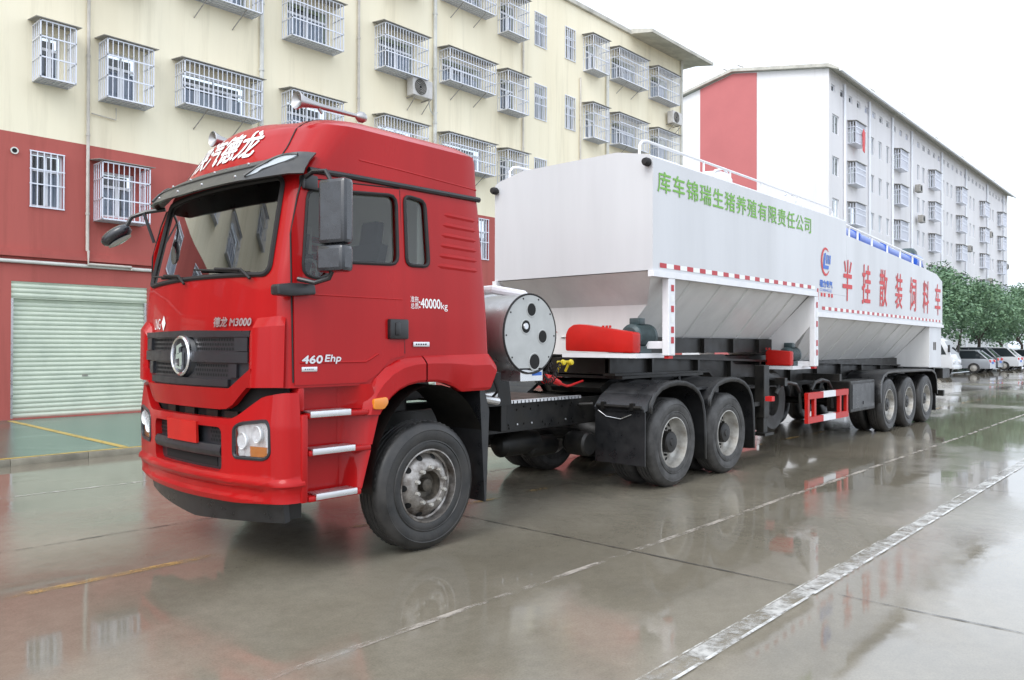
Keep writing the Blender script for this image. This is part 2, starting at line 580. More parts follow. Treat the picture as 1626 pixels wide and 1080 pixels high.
def rrect(x0, z0, x1, z1, r, n=4):
    p = []
    for cx, cz, a0 in ((x1 - r, z1 - r, 0), (x0 + r, z1 - r, 90), (x0 + r, z0 + r, 180), (x1 - r, z0 + r, 270)):
        for i in range(n + 1):
            a = R(a0 + 90 * i / n)
            p.append((cx + r * math.cos(a), cz + r * math.sin(a)))
    return p
def rpoly(pts, r, n=3):
    """round the corners of a polygon"""
    o = []
    m = len(pts)
    for i in range(m):
        p, a, b = Vector(pts[i]), Vector(pts[i - 1]), Vector(pts[(i + 1) % m])
        rr = min(r, (a - p).length * .45, (b - p).length * .45)
        s, e = p + (a - p).normalized() * rr, p + (b - p).normalized() * rr
        for k in range(n + 1):
            t = k / n
            o.append(tuple(s * (1 - t) ** 2 + p * 2 * t * (1 - t) + e * t ** 2))
    return o
def lerp_tab(tab, x):
    if x <= tab[0][0]: return tab[0][1]
    for (a, va), (b, vb) in zip(tab, tab[1:]):
        if x <= b: return va + (vb - va) * (x - a) / (b - a)
    return tab[-1][1]

# ------------------------------------------------------------------ ground
def sheet(name, pts, z, mat, lab=None, nx=1):
    mb = MB()
    mb.poly([(x, y, z) for x, y in pts])
    o = mb.build(name, mat, smooth=0)
    o['kind'] = 'structure'
    return o
sheet('road', [(-60, -80), (900, -80), (900, 7.5), (-60, 7.5)], 0, 'road')
sheet('far_ground', [(-60, 7.5), (900, 7.5), (900, 300), (-60, 300)], .02, 'fore')
mb = MB()
mb.box((-30, 7.66, .03), (31, 13.795, .10))
o = mb.build('forecourt', 'fore', smooth=0)
o['kind'] = 'structure'
mb = MB()
x = -30
while x < 31:
    mb.box((x + .002, 7.5, -.05), (x + .998, 7.655, .098), bev=.008)
    x += 1
o = mb.build('kerb', 'kerb')
o['kind'] = 'structure'
def strip(name, x0, y0, x1, y1, wd, z, mat, wob=0, seg=60):
    """a thin painted line or joint lying on the road"""
    mb = MB()
    d = Vector((x1 - x0, y1 - y0)).normalized()
    n = Vector((-d.y, d.x))
    rows = []
    rnd = random.Random(hash(name) % 1 + int(x0 * 7 + y0 * 13))
    wb = 0
    for i in range(seg + 1):
        t = i / seg
        wb += rnd.uniform(-wob, wob)
        wb *= .93
        p = Vector((x0 + (x1 - x0) * t, y0 + (y1 - y0) * t)) + n * wb
        rows.append([(p.x + n.x * wd / 2, p.y + n.y * wd / 2, z), (p.x - n.x * wd / 2, p.y - n.y * wd / 2, z)])
    mb.grid(rows)
    o = mb.build(name, mat, smooth=0)
    o['kind'] = 'structure'
strip('road_marking', -3, -2.705, 90, -2.705, .12, .004, 'pw3', 0, 40)
strip('road_marking', -3, -2.772, 90, -2.772, .022, .008, 'pw', .002, 200)
strip('road_marking', -3, -2.642, 90, -2.642, .012, .008, 'pw2', .002, 200)
strip('road_joint', -3, -1.25, 120, -1.25, .055, .004, 'pj', .006, 300)
strip('road_joint', 1.05, 2.0, 1.2, -7.0, .022, .004, 'dj', .006, 90)
strip('road_joint', 6.2, 1.0, 6.35, -7, .014, .004, 'dj', .006, 90)
strip('road_joint', 11.2, 1.0, 11.35, -9, .012, .004, 'dj', .006, 90)
strip('road_joint', 16.2, 1.0, 16.35, -9, .012, .004, 'dj', .006, 90)
strip('road_joint', -6, 2.55, 40, 1.75, .022, .004, 'dj', .006, 200)
strip('road_joint', -3, -6.2, 90, -6.2, .05, .004, 'pj', .006, 200)
strip('road_marking', -6, 1.2, 26, .75, .085, .005, 'po', .003, 120)
strip('road_marking', -6, 5.2, 26, 4.0, .06, .004, 'pw2', .003, 120)
for bx in (-2.3, .58, 3.45, 6.3, 9.2):
    strip('road_marking', bx, 7.68, bx + .04, 13.6, .12, .1035, 'py', 0, 20)
strip('road_marking', -30, 7.58, 31, 7.58, .10, .1025, 'py', 0, 60)

# ------------------------------------------------------------------ apartment buildings
def wall_holes(mb, x0, x1, z0, z1, y, holes, depth=.13, mi=0, nrm=-1):
    """facade in an X-Z plane at y facing -Y with real openings and reveals"""
    hs = [h for h in holes if h[0] > x0 - 1e-6 and h[1] < x1 + 1e-6 and h[2] >= z0 - 1e-6 and h[3] <= z1 + 1e-6]
    xs = sorted({x0, x1, *[h[0] for h in hs], *[h[1] for h in hs]})
    zs = sorted({z0, z1, *[h[2] for h in hs], *[h[3] for h in hs]})
    for i in range(len(xs) - 1):
        for j in range(len(zs) - 1):
            cx, cz = (xs[i] + xs[i + 1]) / 2, (zs[j] + zs[j + 1]) / 2
            if any(h[0] < cx < h[1] and h[2] < cz < h[3] for h in hs): continue
            mb.poly([(xs[i], y, zs[j]), (xs[i + 1], y, zs[j]), (xs[i + 1], y, zs[j + 1]), (xs[i], y, zs[j + 1])], mi)
    for a, b, c, d in hs:
        e = y + depth
        mb.poly([(a, y, c), (a, e, c), (b, e, c), (b, y, c)], mi)
        mb.poly([(a, y, d), (b, y, d), (b, e, d), (a, e, d)], mi)
        mb.poly([(a, y, c), (a, y, d), (a, e, d), (a, e, c)], mi)
        mb.poly([(b, y, c), (b, e, c), (b, e, d), (b, y, d)], mi)

def window_part(parent, x0, x1, z0, z1, y, lites=2, curtain=.72, rnd=random, seam=True):
    """white sliding window set in its opening (frame mesh; pane and curtain are its children)"""
    t = .055
    ym = y + .075
    f = MB()
    f.box((x0, ym, z0), (x1, ym + .05, z0 + t))
    f.box((x0, ym, z1 - t), (x1, ym + .05, z1))
    f.box((x0, ym, z0 + t), (x0 + t, ym + .05, z1 - t))
    f.box((x1 - t, ym, z0 + t), (x1, ym + .05, z1 - t))
    zt = z0 + (z1 - z0) * .68
    f.box((x0 + t, ym - .006, zt - .03), (x1 - t, ym + .044, zt + .03))
    for k in range(1, lites):
        xx = x0 + (x1 - x0) * k / lites
        f.box((xx - .035, ym - .012, z0 + t), (xx + .035, ym + .038, zt - .03))
        if k % 2 == 0 or lites == 2: f.box((xx - .02, ym + .003, zt + .03), (xx + .02, ym + .04, z1 - t))
    fo = f.build('window', 'frame_w', parent, smooth=0)
    p = MB()
    p.poly([(x0 + t, ym + .02, z0 + t), (x1 - t, ym + .02, z0 + t), (x1 - t, ym + .02, z1 - t), (x0 + t, ym + .02, z1 - t)])
    p.build('pane', 'pane', fo, smooth=0)
    c = MB()
    c.poly([(x0, y + .45, z0), (x1, y + .45, z0), (x1, y + .45, z1), (x0, y + .45, z1)], 1)
    n = 24
    a = x0 + t * .6
    b = x1 - t * .6
    zc = z0 + (z1 - z0) * curtain
    gap = rnd.choice([0, 0, .12, .3]) * (b - a)
    gc = a + (b - a) * rnd.uniform(.3, .7)
    for (p0, p1) in ((a, gc - gap / 2), (gc + gap / 2, b)):
        if p1 - p0 < .1: continue
        rows = [[], []]
        for i in range(n + 1):
            xx = p0 + (p1 - p0) * i / n
            yy = y + .2 + .02 * math.sin(i * 1.9)
            rows[0].append((xx, yy, z0))
            rows[1].append((xx, yy, zc))
        c.grid(rows, 0)
    c.build('curtain', ['curtain', 'room'], fo, smooth=0)
    return fo

def cage_part(fo, x0, x1, z0, z1, y, depth=.5, step=.115, struts=0, rt=True):
    """projecting steel security cage with a tin roof over a window"""
    m = MB()
    yf = y - depth
    r = .0085
    q = .013
    for z in (z0, z0 + (z1 - z0) * .36, z0 + (z1 - z0) * .72, z1):
        m.box((x0, yf - q, z - q), (x1, yf + q, z + q))
        m.box((x0 - q, yf - q, z - q), (x0 + q, y, z + q))
        m.box((x1 - q, yf - q, z - q), (x1 + q, y, z + q))
    n = max(3, round((x1 - x0) / step))
    for i in range(n + 1):
        xx = x0 + (x1 - x0) * i / n
        rr = q if i in (0, n) else r
        m.box((xx - rr, yf - rr, z0), (xx + rr, yf + rr, z1))
        m.box((xx - r, yf, z0 - r), (xx + r, y, z0 + r))
    k = max(2, round(depth / .13))
    for i in range(1, k + 1):
        yy = yf + (y - yf) * i / k - (.012 if i == k else 0)
        for xx in (x0, x1):
            m.box((xx - r, yy - r, z0), (xx + r, yy + r, z1))
        m.box((x0, yy - r, z0 - r * 1.3), (x1, yy + r, z0 + r * .7))
    m.build('security_cage', 'cage', fo, smooth=0)
    t = MB()
    t.prism([(yf - .07, z1 + .03), (y, z1 + .10), (y, z1 + .115), (yf - .07, z1 + .045)], 0, x0 - .1, x1 + .1)
    t.build('tin_roof', 'tin', fo, smooth=0)
    s = MB()
    s.box((x0 + .02, yf + .03, z0 + .013), (x1 - .02, y, z0 + .03))
    s.build('cage_floor', 'frame_w', fo, smooth=0)
    for i in range(struts):
        xx = x0 + (x1 - x0) * (.25 + .5 * i / max(1, struts - 1))
        b = MB()
        b.cyl((xx + .1, yf + .05, z0 - .02), (xx - .05, y, z0 - .45), .013, 6)
        b.build('strut', 'tin', fo)

YF = 13.8
cb = empty('apartment_building', (5, 17, 0))
tag(cb, 'cream apartment building with red lower storeys and roller doors behind the red truck', 'building')
rb = random.Random(11)
F3, F4, F5, F2 = 8.43, 11.17, 13.87, 5.69
cols = [(1.05, 1.73, 'n'), (2.37, 3.37, 'c'), (4.1, 6.1, 'w'), (6.98, 8.6, 'c'), (10.08, 11.76, 'c'), (12.68, 14.8, 'w'), (15.42, 16.5, 'n'), (20.35, 21.4, 'n'), (22.15, 24.3, 'w'), (25.13, 26.95, 'c')]
holes, cages, wins = [], [], []
# window opening sits inside the cage outline (the cage projects half a metre in front)
def add_col(xa, xb, rows, caged=True, lit=2):
    for zt, h in rows:
        a, b = xa + .14, xb - .14
        wins.append((a, b, zt - h + .12, zt - .10, lit))
        holes.append((a, b, zt - h + .12, zt - .10))
        if caged: cages.append((xa, xb, zt - h, zt, a))
        else: cages.append(None)
for xa, xb, k in cols:
    h = 1.18 if k == 'n' else 1.02 if k == 'w' else 1.28
    if k == 'w' and xa > 20: h = 1.22
    if k == 'n' and xa > 14: h = 1.33
    add_col(xa, xb, [(F3, h), (F4, h), (F5, h)], True, 4 if k == 'w' else 2)
for xa, xb in ((17.25, 18.2), (19.05, 19.95)):
    add_col(xa, xb, [(F3 + .25, 1.5), (F4 + .25, 1.5), (F5 + .2, 1.45)], False)
# red storey
add_col(.88, 1.80, [(F2 + .19, 1.4)], False)
add_col(2.28, 3.30, [(F2, 1.25)], True)
add_col(4.6, 6.0, [(F2, 1.05)], True, 4)
for xa, xb in ((7.2, 8.4), (10.2, 11.6), (14.35, 15.1), (17.3, 18.1)):
    add_col(xa, xb, [(F2 + .4, 1.6)], False)
# the facade runs on to the left of the photograph's edge (it mirrors in the windscreen)
for xa, xb, k in ((-4.1, -2.1, 'w'), (-7.6, -6.2, 'c'), (-11.4, -9.6, 'w'), (-15.5, -14.2, 'c')):
    add_col(xa, xb, [(F3, 1.2), (F4, 1.2)], True, 4 if k == 'w' else 2)
    add_col(xa, xb, [(F2 + .2, 1.4)], False)
doors = [(.68, 3.46, .12, 3.0), (5.2, 8.2, .12, 3.0), (9.6, 12.6, .12, 3.0), (-4.6, -1.6, .12, 3.0), (-9.4, -6.4, .12, 3.0), (14.2, 17.2, .12, 3.0)]
XL, XR, ZT = -24, 28.05, 14.95
mb = MB()
wall_holes(mb, XL, XR, 6.11, ZT, YF, holes)
mb.poly([(XR, YF, 6.11), (XR, YF + 12, 6.11), (XR, YF + 12, ZT), (XR, YF, ZT)])
mb.poly([(XL, YF, ZT), (XR, YF, ZT), (XR, YF + 12, ZT), (XL, YF + 12, ZT)])
mb.poly([(XL, YF + 12, .1), (XL, YF, .1), (XL, YF, ZT), (XL, YF + 12, ZT)])
mb.build('cream_wall', 'cream', cb, smooth=0)
mb = MB()
wall_holes(mb, XL, XR, .1, 6.11, YF, holes + doors, .2)
mb.poly([(XR, YF, .1), (XR, YF + 12, .1), (XR, YF + 12, 6.11), (XR, YF, 6.11)])
# ledge under the red storey, stepped
mb.box((XL, YF - .10, 3.52), (XR, YF - .002, 3.60))
mb.box((XL, YF - .06, 3.60), (XR, YF - .002, 3.68))
mb.build('red_wall', 'redwall', cb, smooth=0)
for (a, b, c, d, lit), cg in zip(wins, cages):
    fo = window_part(cb, a, b, c, d, YF, lit, rb.choice([.55, .66, .66, .74]), rb)
    if cg: cage_part(fo, cg[0], cg[1], cg[2], cg[3], YF, .5, struts=2 if cg[1] - cg[0] > 1.9 else 0)
    if lit and not cg:   # flush bars in front of a bare window
        m = MB()
        n = max(4, round((b - a) / .12))
        for i in range(n + 1):
            xx = a + (b - a) * i / n
            m.box((xx - .011, YF - .03, c), (xx + .011, YF - .008, d))
        for z in (c, (c + d) / 2 - .1, c + (d - c) * .68, d):
            m.box((a - .02, YF - .034, z - .012), (b + .02, YF - .012, z + .012))
        m.build('security_bars', 'cage', fo, smooth=0)
for a, b, c, d in doors:
    m = MB()
    rows = []
    z = c
    i = 0
    prof = [(0, .0), (.02, .018), (.05, .026), (.08, .018), (.098, .0)]
    while z < d - .34:
        for dz, dy in prof[:-1]:
            rows.append([(a + .03, YF + .11 - dy, z + dz), (b - .03, YF + .11 - dy, z + dz)])
        z += .098
    m.grid(rows)
    rows = []
    z = d - .34
    while z < d - .02:
        for dz, dy in prof[:-1]:
            rows.append([(a, YF + .04 - dy, z + dz), (b, YF + .04 - dy, z + dz)])
        z += .098
    m.grid(rows)
    m.box((a, YF + .02, d - .36), (b, YF + .09, d - .345))
    do = m.build('roller_door', 'shutter', cb, smooth=0)
    for xx in (a, b - .05):
        t = MB()
        t.box((xx, YF + .02, c), (xx + .05, YF + .15, d - .36))
        t.build('door_track', 'alu', do, smooth=0)
    t = MB()
    t.box(((a + b) / 2 + .02, YF + .065, c + .86), ((a + b) / 2 + .13, YF + .09, c + .885))
    t.build('handle', 'tin', do, smooth=0)
    t = MB()
    t.box((a, YF + .12, c), (b, YF + .19, d))
    t.build('door_backing', 'room', do, smooth=0)
# roof edge, slab over the end, drain pipes
mb = MB()
mb.box((XL, YF - .12, ZT), (24.0, YF + .5, ZT + .16))
mb.build('roof_edge', 'roofc', cb, smooth=0)
mb = MB()
mb.prism([(YF - 1.15, ZT - .18), (YF - 1.15, ZT - .04), (YF - .2, ZT + .22), (YF + 12, ZT + .22), (YF + 12, ZT + .003), (YF - .2, ZT + .003)], 0, 23.6, 28.9)
mb.build('roof_slab', 'roofc', cb, smooth=0)
mb = MB()
mb.box((13.3, YF + .6, ZT + .004), (15.1, YF + 2.4, ZT + 1.0))
mb.build('roof_hut', 'cream', cb, smooth=0)
def pipe(pts, r=.05, mat='pipew', clips=True):
    p = MB()
    p.tube(pts, r, 10)
    po = p.build('drain_pipe', mat, cb)
    if clips and abs(pts[0][0] - pts[1][0]) < .01:
        z = pts[1][2] + .8
        while z < pts[0][2]:
            c = MB()
            c.lathe([(r * .9, 0), (r * 1.28, 0), (r * 1.28, .05), (r * .9, .05)], (pts[0][0], pts[0][1], z), 2, 12)
            c.build('pipe_clip', mat, po)
            z += 1.75
pipe([(2.13, YF - .06, ZT), (2.13, YF - .06, 3.75)], .035, 'pipe')
pipe([(2.13, YF - .12, 3.75), (2.13, YF - .12, 3.45), (3.05, YF - .12, 3.45), (3.05, YF - .12, 3.38)], .03, 'pipe', False)
pipe([(6.34, YF - .07, ZT), (6.34, YF - .07, 6.3)], .055)
pipe([(9.45, YF - .06, ZT), (9.45, YF - .06, 6.3)], .04, 'pipe')
pipe([(12.42, YF - .08, ZT), (12.42, YF - .08, 6.2)], .06)
pipe([(16.7, YF - .06, ZT - 1.6), (16.7, YF - .06, 6.2)], .035, 'pipe')
pipe([(20.1, YF - .06, 12.2), (20.1, YF - .06, 6.2)], .035, 'pipe')
pipe([(21.9, YF - .08, 13.4), (21.9, YF - .08, 6.2)], .06)
pipe([(27.85, YF - .08, ZT), (27.85, YF - .08, 6.2)], .055)
pipe([(2.2, YF - .06, 6.82), (2.72, YF - .06, 6.78), (2.72, YF - .06, 7.05)], .014, 'pipe', False)
mb = MB()
mb.tube([(XL, YF - .05, 3.40), (XR, YF - .05, 3.43)], .04, 10)
mb.build('service_pipe', 'pipew', cb)
mb = MB()
mb.lathe([(.05, .03), (.05, 0), (.075, 0), (.075, .03)], (.72, YF - .035, 5.72), 1, 18)
mb.lathe([(0, .0), (.05, .0)], (.72, YF - .02, 5.72), 1, 18, 1)
mb.build('vent_hole', ['pipew', 'hole'], cb)

def ac_unit(x, z, label):
    e = empty('air_conditioner', (x, YF - .3, z))
    tag(e, label, 'air conditioner', 'air conditioner units on the facade')
    m = MB()
    m.box((x - .4, YF - .42, z), (x + .4, YF - .12, z + .55), bev=.02)
    m.build('casing', 'acm', e, smooth=0)
    m = MB()
    for k in range(5):
        m.lathe([(.05 + .045 * k, 0), (.06 + .045 * k, .008), (.07 + .045 * k, 0)], (x - .1, YF - .425, z + .28), 1, 20, sgn=-1)
    m.lathe([(0, 0), (.245, 0)], (x - .1, YF - .4215, z + .28), 1, 20, 1)
    m.build('fan_grille', ['tin', 'hole'], e)
    for s in (-.3, .3):
        m = MB()
        m.box((x + s - .02, YF - .45, z - .03), (x + s + .02, YF, z - .002))
        m.cyl((x + s, YF - .43, z - .03), (x + s, YF - .01, z - .4), .014, 6)
        m.build('bracket', 'tin', e, smooth=0)
    m = MB()
    m.tube([(x + .4, YF - .2, z + .1), (x + .55, YF - .15, z - .25), (x + .75, YF - .05, z - .32), (x + .95, YF - .03, z - .2)], .018, 6)
    m.build('hose', 'pipew', e)
ac_unit(11.62, 9.35, 'white air conditioner below barred third storey window near middle of cream facade')
ac_unit(26.9, 11.75, 'white air conditioner below barred top storey window at far end of cream facade')

# ---- white building farther down the road
wb = empty('apartment_building', (75, 20, 0))
tag(wb, 'long white apartment building with a broad red stripe on its gable, behind the trailer', 'building')
X0, X1, YB, ZE = 46.6, 104.0, 26.8, 19.0
whole = []
cagesw = []
FW = [16.85, 14.1, 11.35, 8.6, 5.85]
def addw(a, b, t, h): whole.append((a, b, t - h, t))
capped = [(50.0, 51.9), (60.0, 61.9), (69.8, 71.7), (79.4, 81.3), (89.3, 91.2), (98.2, 100.1)]
for f in FW:
    addw(47.2, 48.4, f, 1.25)
    for a, b in capped:
        addw(a + .15, b - .15, f - .1, 1.25)
        cagesw.append((a, b, f - 1.45, f - .02))
    for a in (54.8, 56.5, 58.3, 66.4, 68.0, 74.4, 75.9, 77.4, 84.9, 86.4, 94.0, 95.5, 102.0):
        addw(a, a + .75, f, 1.3)
x = 47.0
while x < 103.3:
    addw(x, x + .7, 18.75, .45)
    x += 1.62
mb = MB()
wall_holes(mb, X0, X1, 0, ZE, YF, whole, .16)
gp = [(YF, 0), (YB, 0), (YB, 19.45), (20.4, 20.85), (YF, 19.62)]
mb.poly([(X0, p, q) for p, q in gp][::-1])
mb.poly([(X1, p, q) for p, q in gp])
mb.poly([(X0, YF, ZE), (X1, YF, ZE), (X1, YF, 19.62), (X0, YF, 19.62)])
mb.build('white_wall', 'wwall', wb, smooth=0)
mb = MB()
mb.prism([(18.7, 0.1), (23.0, .1), (23.0, 20.25), (20.4, 20.8), (18.7, 20.47)], 0, X0 - .04, X0 - .003)
mb.build('gable_stripe', 'pinkred', wb, smooth=0)
mb = MB()
mb.prism([(YF - .75, 19.30), (YF - .75, 19.42), (YF - .1, 19.85), (20.4, 21.08), (YB + .5, 19.6), (YB + .5, 19.45), (20.4, 20.87), (YF, 19.64)], 0, X0 - .35, X1 + .3)
mb.build('roof', 'roofc', wb, smooth=0)
mb = MB()
mb.box((X0 - .3, YF - .9, 19.22), (X1 + .3, YF - .76, 19.36))
mb.build('gutter', 'white2', wb, smooth=0)
for cx in (56.5, 64.2, 74.3, 84, 92, 99):
    mb = MB()
    mb.box((cx, 14.4, 20.0), (cx + .9, 15.5, 20.75))
    mb.box((cx - .1, 14.3, 20.752), (cx + 1.0, 15.6, 20.86))
    mb.build('roof_vent', 'roofc', wb, smooth=0)
mb = MB()
for a, b in ((20.2, 20.6), (21.4, 21.7)):
    mb.tube([(X0 + 1, a, 20.9), (X0 + 1, a, 21.5), (X0 + 1, b, 21.7)], .05, 6)
mb.build('roof_antenna', 'tin', wb)
for i, (a, b, c, d) in enumerate(whole):
    m = MB()
    t = .07
    y = YF + .08
    m.box((a, y, c), (b, y + .05, c + t))
    m.box((a, y, d - t), (b, y + .05, d))
    m.box((a, y, c + t), (a + t, y + .05, d - t))
    m.box((b - t, y, c + t), (b, y + .05, d - t))
    if d - c > .6:
        m.box(((a + b) / 2 - .04, y - .005, c + t), ((a + b) / 2 + .04, y + .045, d - t))
    if i < 96:
        fo = m.build('window', 'frame_w', wb, smooth=0)
        p = MB()
        p.poly([(a + t, y + .03, c + t), (b - t, y + .03, c + t), (b - t, y + .03, d - t), (a + t, y + .03, d - t)])
        p.build('pane', rb.choice(['pane']), fo, smooth=0)
        p = MB()
        p.poly([(a, y + .3, c), (b, y + .3, c), (b, y + .3, d), (a, y + .3, d)], 1 if rb.random() < .7 or d - c < .6 else 0)
        p.build('curtain', ['curtain', 'room'], fo, smooth=0)
    else:
        if i == 96: rest = MB()
        for fc in m.bm.faces: rest.poly([v.co.copy() for v in fc.verts], 0)
        rest.poly([(a, y + .06, c), (b, y + .06, c), (b, y + .06, d), (a, y + .06, d)], 1 if rb.random() < .6 else 2)
        m.bm.free()
ro = rest.build('remaining_windows', ['frame_w', 'room', 'curtain'], wb, smooth=0)
ro['kind'] = 'stuff'
for a, b, c, d in cagesw:
    m = MB()
    y = YF - .55
    n = 11
    for i in range(n + 1):
        xx = a + (b - a) * i / n
        m.box((xx - .02, y - .02, c), (xx + .02, y + .02, d))
    for yy in (y + .18, y + .36):
        m.box((a - .02, yy - .02, c), (a + .02, yy + .02, d))
    for z in (c, (c + d) / 2, d - .35):
        m.box((a - .02, y - .024, z - .025), (b + .02, y + .024, z + .025))
        m.box((a - .025, y, z - .02), (a + .025, YF, z + .02))
    m.box((a, y, c - .03), (b, YF, c - .005))
    co = m.build('window_cage', 'cage', wb, smooth=0)
    t = MB()
    t.prism([(y - .1, d + .02), (YF, d + .12), (YF, d + .15), (y - .1, d + .05)], 0, a - .1, b + .1)
    t.build('cage_roof', 'tin', co, smooth=0)
for px in (49.2, 54.2, 59.5, 64.6, 73.9, 83.0, 92.6, 101.2):
    m = MB()
    m.cyl((px, YF - .1, .1), (px, YF - .1, 19.2), .09, 8)
    m.build('drain_pipe', 'frame_w', wb)
for px, pz in ((65.4, 14.3), (72.9, 8.2), (83.0, 11.0), (92.4, 13.4), (92.4, 8.4), (66.2, 11.9), (101.0, 10.6)):
    e = empty('air_conditioner', (px, YF - .4, pz))
    tag(e, 'small grey air conditioner fixed to the far white facade', 'air conditioner', 'air conditioners on the white building')
    m = MB()
    m.box((px - .4, YF - .6, pz), (px + .4, YF - .2, pz + .6), bev=.03)
    m.build('casing', 'tin', e, smooth=0)
    m = MB()
    m.lathe([(0, 0), (.22, 0), (.24, .02)], (px, YF - .605, pz + .3), 1, 16)
    m.build('fan_grille', 'hole', e)
mb = MB()
mb.prism([(51.05, 15.0), (51.4, 14.9), (51.5, 16.3), (51.2, 16.5), (51.0, 16.2)], 1, YF - .68, YF - .64)
tag(mb.build('cloth', 'redtxt', smooth=0), 'red cloth hung outside a caged upper window of the white building', 'cloth')
# ------------------------------------------------------------------ tractor truck
YC = 1.245
tr = empty('tractor_truck', (0, YC, 0))
tag(tr, 'red tractor truck with high roof cab parked in front, its number plate blank', 'truck')
# front surface of the cab: z, centre x, corner x, side inset, corner radius
LV = [(.28, -1.43, -1.29, .07, .11), (1.10, -1.46, -1.325, .055, .11), (1.36, -1.46, -1.325, .055, .11), (1.90, -1.45, -1.325, .065, .12), (2.20, -1.42, -1.31, .08, .13), (2.92, -1.28, -1.165, .13, .15),
      (3.0, -1.26, -1.14, .14, .16), (3.15, -1.22, -1.08, .145, .25), (3.375, -1.105, -.94, .15, .30), (3.41, -1.075, -.91, .205, .32), (3.47, -1.01, -.84, .31, .36), (3.53, -.89, -.71, .48, .4), (3.575, -.66, -.5, .80, .36)]
def lv(z):
    if z <= LV[0][0]: return LV[0][1:]
    for a, b in zip(LV, LV[1:]):
        if z <= b[0]:
            t = (z - a[0]) / (b[0] - a[0])
            return [p + (q - p) * t for p, q in zip(a[1:], b[1:])]
    return LV[-1][1:]
def surf0(s, z):
    xc, xk, ys, r = lv(z)
    F = YC - ys - r
    a = abs(s)
    if a < F: x, y = xc + (xk - xc) * (a / F) ** 2.2, a
    elif a < F + r * PI / 2:
        q = (a - F) / r
        x, y = xk + r * (1 - math.cos(q)), F + r * math.sin(q)
    else: x, y = xk + r + (a - F - r * PI / 2), F + r
    return Vector((x, YC - math.copysign(y, s), z))
def surf(s, z, off=0):
    p = surf0(s, z)
    if not off: return p
    du = surf0(s + .004, z) - surf0(s - .004, z)
    dz = surf0(s, z + .004) - surf0(s, z - .004)
    n = du.cross(dz)
    n.normalize()
    if n.x > 0 and abs(n.x) > abs(n.y): n = -n
    if (n.y > 0) == (s > 0) and abs(n.y) > .3: n = -n
    return p + n * off
def fpanel(mb, ss, lo, hi, off, thick=.02, nz=6, mi=0, sk=lambda z: 1):
    """curved solid panel following the cab front; lo/hi/off may be numbers or functions"""
    g = lambda f, *a: f(*a) if callable(f) else f
    O, I = [], []
    for s in ss:
        a, b = g(lo, s), g(hi, s)
        zs = [a + (b - a) * k / nz for k in range(nz + 1)]
        O.append([surf(s * sk(z), z, g(off, s, (z - a) / max(1e-6, b - a))) for z in zs])
        I.append([surf(s * sk(z), z, g(off, s, (z - a) / max(1e-6, b - a)) - thick) for z in zs])
    n0 = len(mb.bm.faces)
    VO, VI = mb.grid(O, mi), mb.grid(I, mi)
    F = mb.bm.faces.new
    n = len(ss)
    for i in range(n - 1):
        F((VO[i][0], VO[i + 1][0], VI[i + 1][0], VI[i][0]))
        F((VO[i][-1], VI[i][-1], VI[i + 1][-1], VO[i + 1][-1]))
    for k in range(nz):
        F((VO[0][k], VI[0][k], VI[0][k + 1], VO[0][k + 1]))
        F((VO[-1][k], VO[-1][k + 1], VI[-1][k + 1], VI[-1][k]))
    mb._tag(n0, mi)
    mb.bm.faces.ensure_lookup_table()
    bmesh.ops.recalc_face_normals(mb.bm, faces=mb.bm.faces[n0:])
    return mb
def lin(a, b, n): return [a + (b - a) * i / n for i in range(n + 1)]
def rounded(lo, hi, s0, s1, r):
    """lo/hi functions whose corners at s0 and s1 are rounded"""
    def k(s):
        d = min(s - s0, s1 - s)
        if d >= r: return 0
        d = max(0, d)
        return r - math.sqrt(max(0, r * r - (r - d) ** 2))
    f = lambda g, s: g(s) if callable(g) else g
    return (lambda s: f(lo, s) + k(s)), (lambda s: f(hi, s) - k(s))
def rs(s0, s1, r, n):
    return sorted({*[s0 + r * (1 - math.cos(PI / 2 * i / 4)) for i in range(5)], *lin(s0 + r, s1 - r, n), *[s1 - r * (1 - math.cos(PI / 2 * i / 4)) for i in range(5)]})
def yside(z): return lv(z)[2]

# cab shell
def rearx(z): return .78 - max(0, z - 1.5) * .05 - max(0, z - 3.35) * .5
def outline(z):
    xc, xk, ys, r = lv(z)
    F = YC - ys - r
    half = [surf0(F * i / 8, z) for i in range(8)] + [surf0(F + r * PI / 2 * i / 6, z) for i in range(7)]
    xr = rearx(z)
    p = half[-1]
    half += [Vector((p.x + (xr - .06 - p.x) * i / 10, p.y, z)) for i in range(1, 11)]
    half += [Vector((xr - .018, p.y + .018, z)), Vector((xr, p.y + .06, z)), Vector((xr, YC - .5, z)), Vector((xr, YC, z))]
    other = [Vector((q.x, 2 * YC - q.y, q.z)) for q in half[1:-1]]
    return half + other[::-1]
zs = sorted({*lin(1.38, 2.2, 6), *lin(2.2, 2.92, 8), *[l[0] for l in LV if l[0] > 1.38], 3.04, 3.09, 3.25, 3.32, 3.44, 3.50, 3.555})
mb = MB()
rows = [outline(z) for z in zs]
V = mb.grid(rows, 0, True)
mb.bm.faces.new(V[0][::-1])
mb.bm.faces.new(V[-1])
# inner lining (a second shell wound inwards)
def inset(p):
    c = Vector((-.3, YC, p.z))
    q = p.copy()
    q.x += .045 if p.x < -.3 else -.045
    q.y += .045 if p.y < YC else -.045
    return q
rows = [[inset(p) for p in r] for r, z in zip(rows, zs) if 1.44 < z < 3.54]
V2 = mb.grid([r[::-1] for r in rows], 1, True)
mb.bm.faces.new(V2[0]).material_index = 1
mb.bm.faces.new(V2[-1][::-1]).material_index = 1
cab = mb.build('cab', ['red', 'inner'], tr)
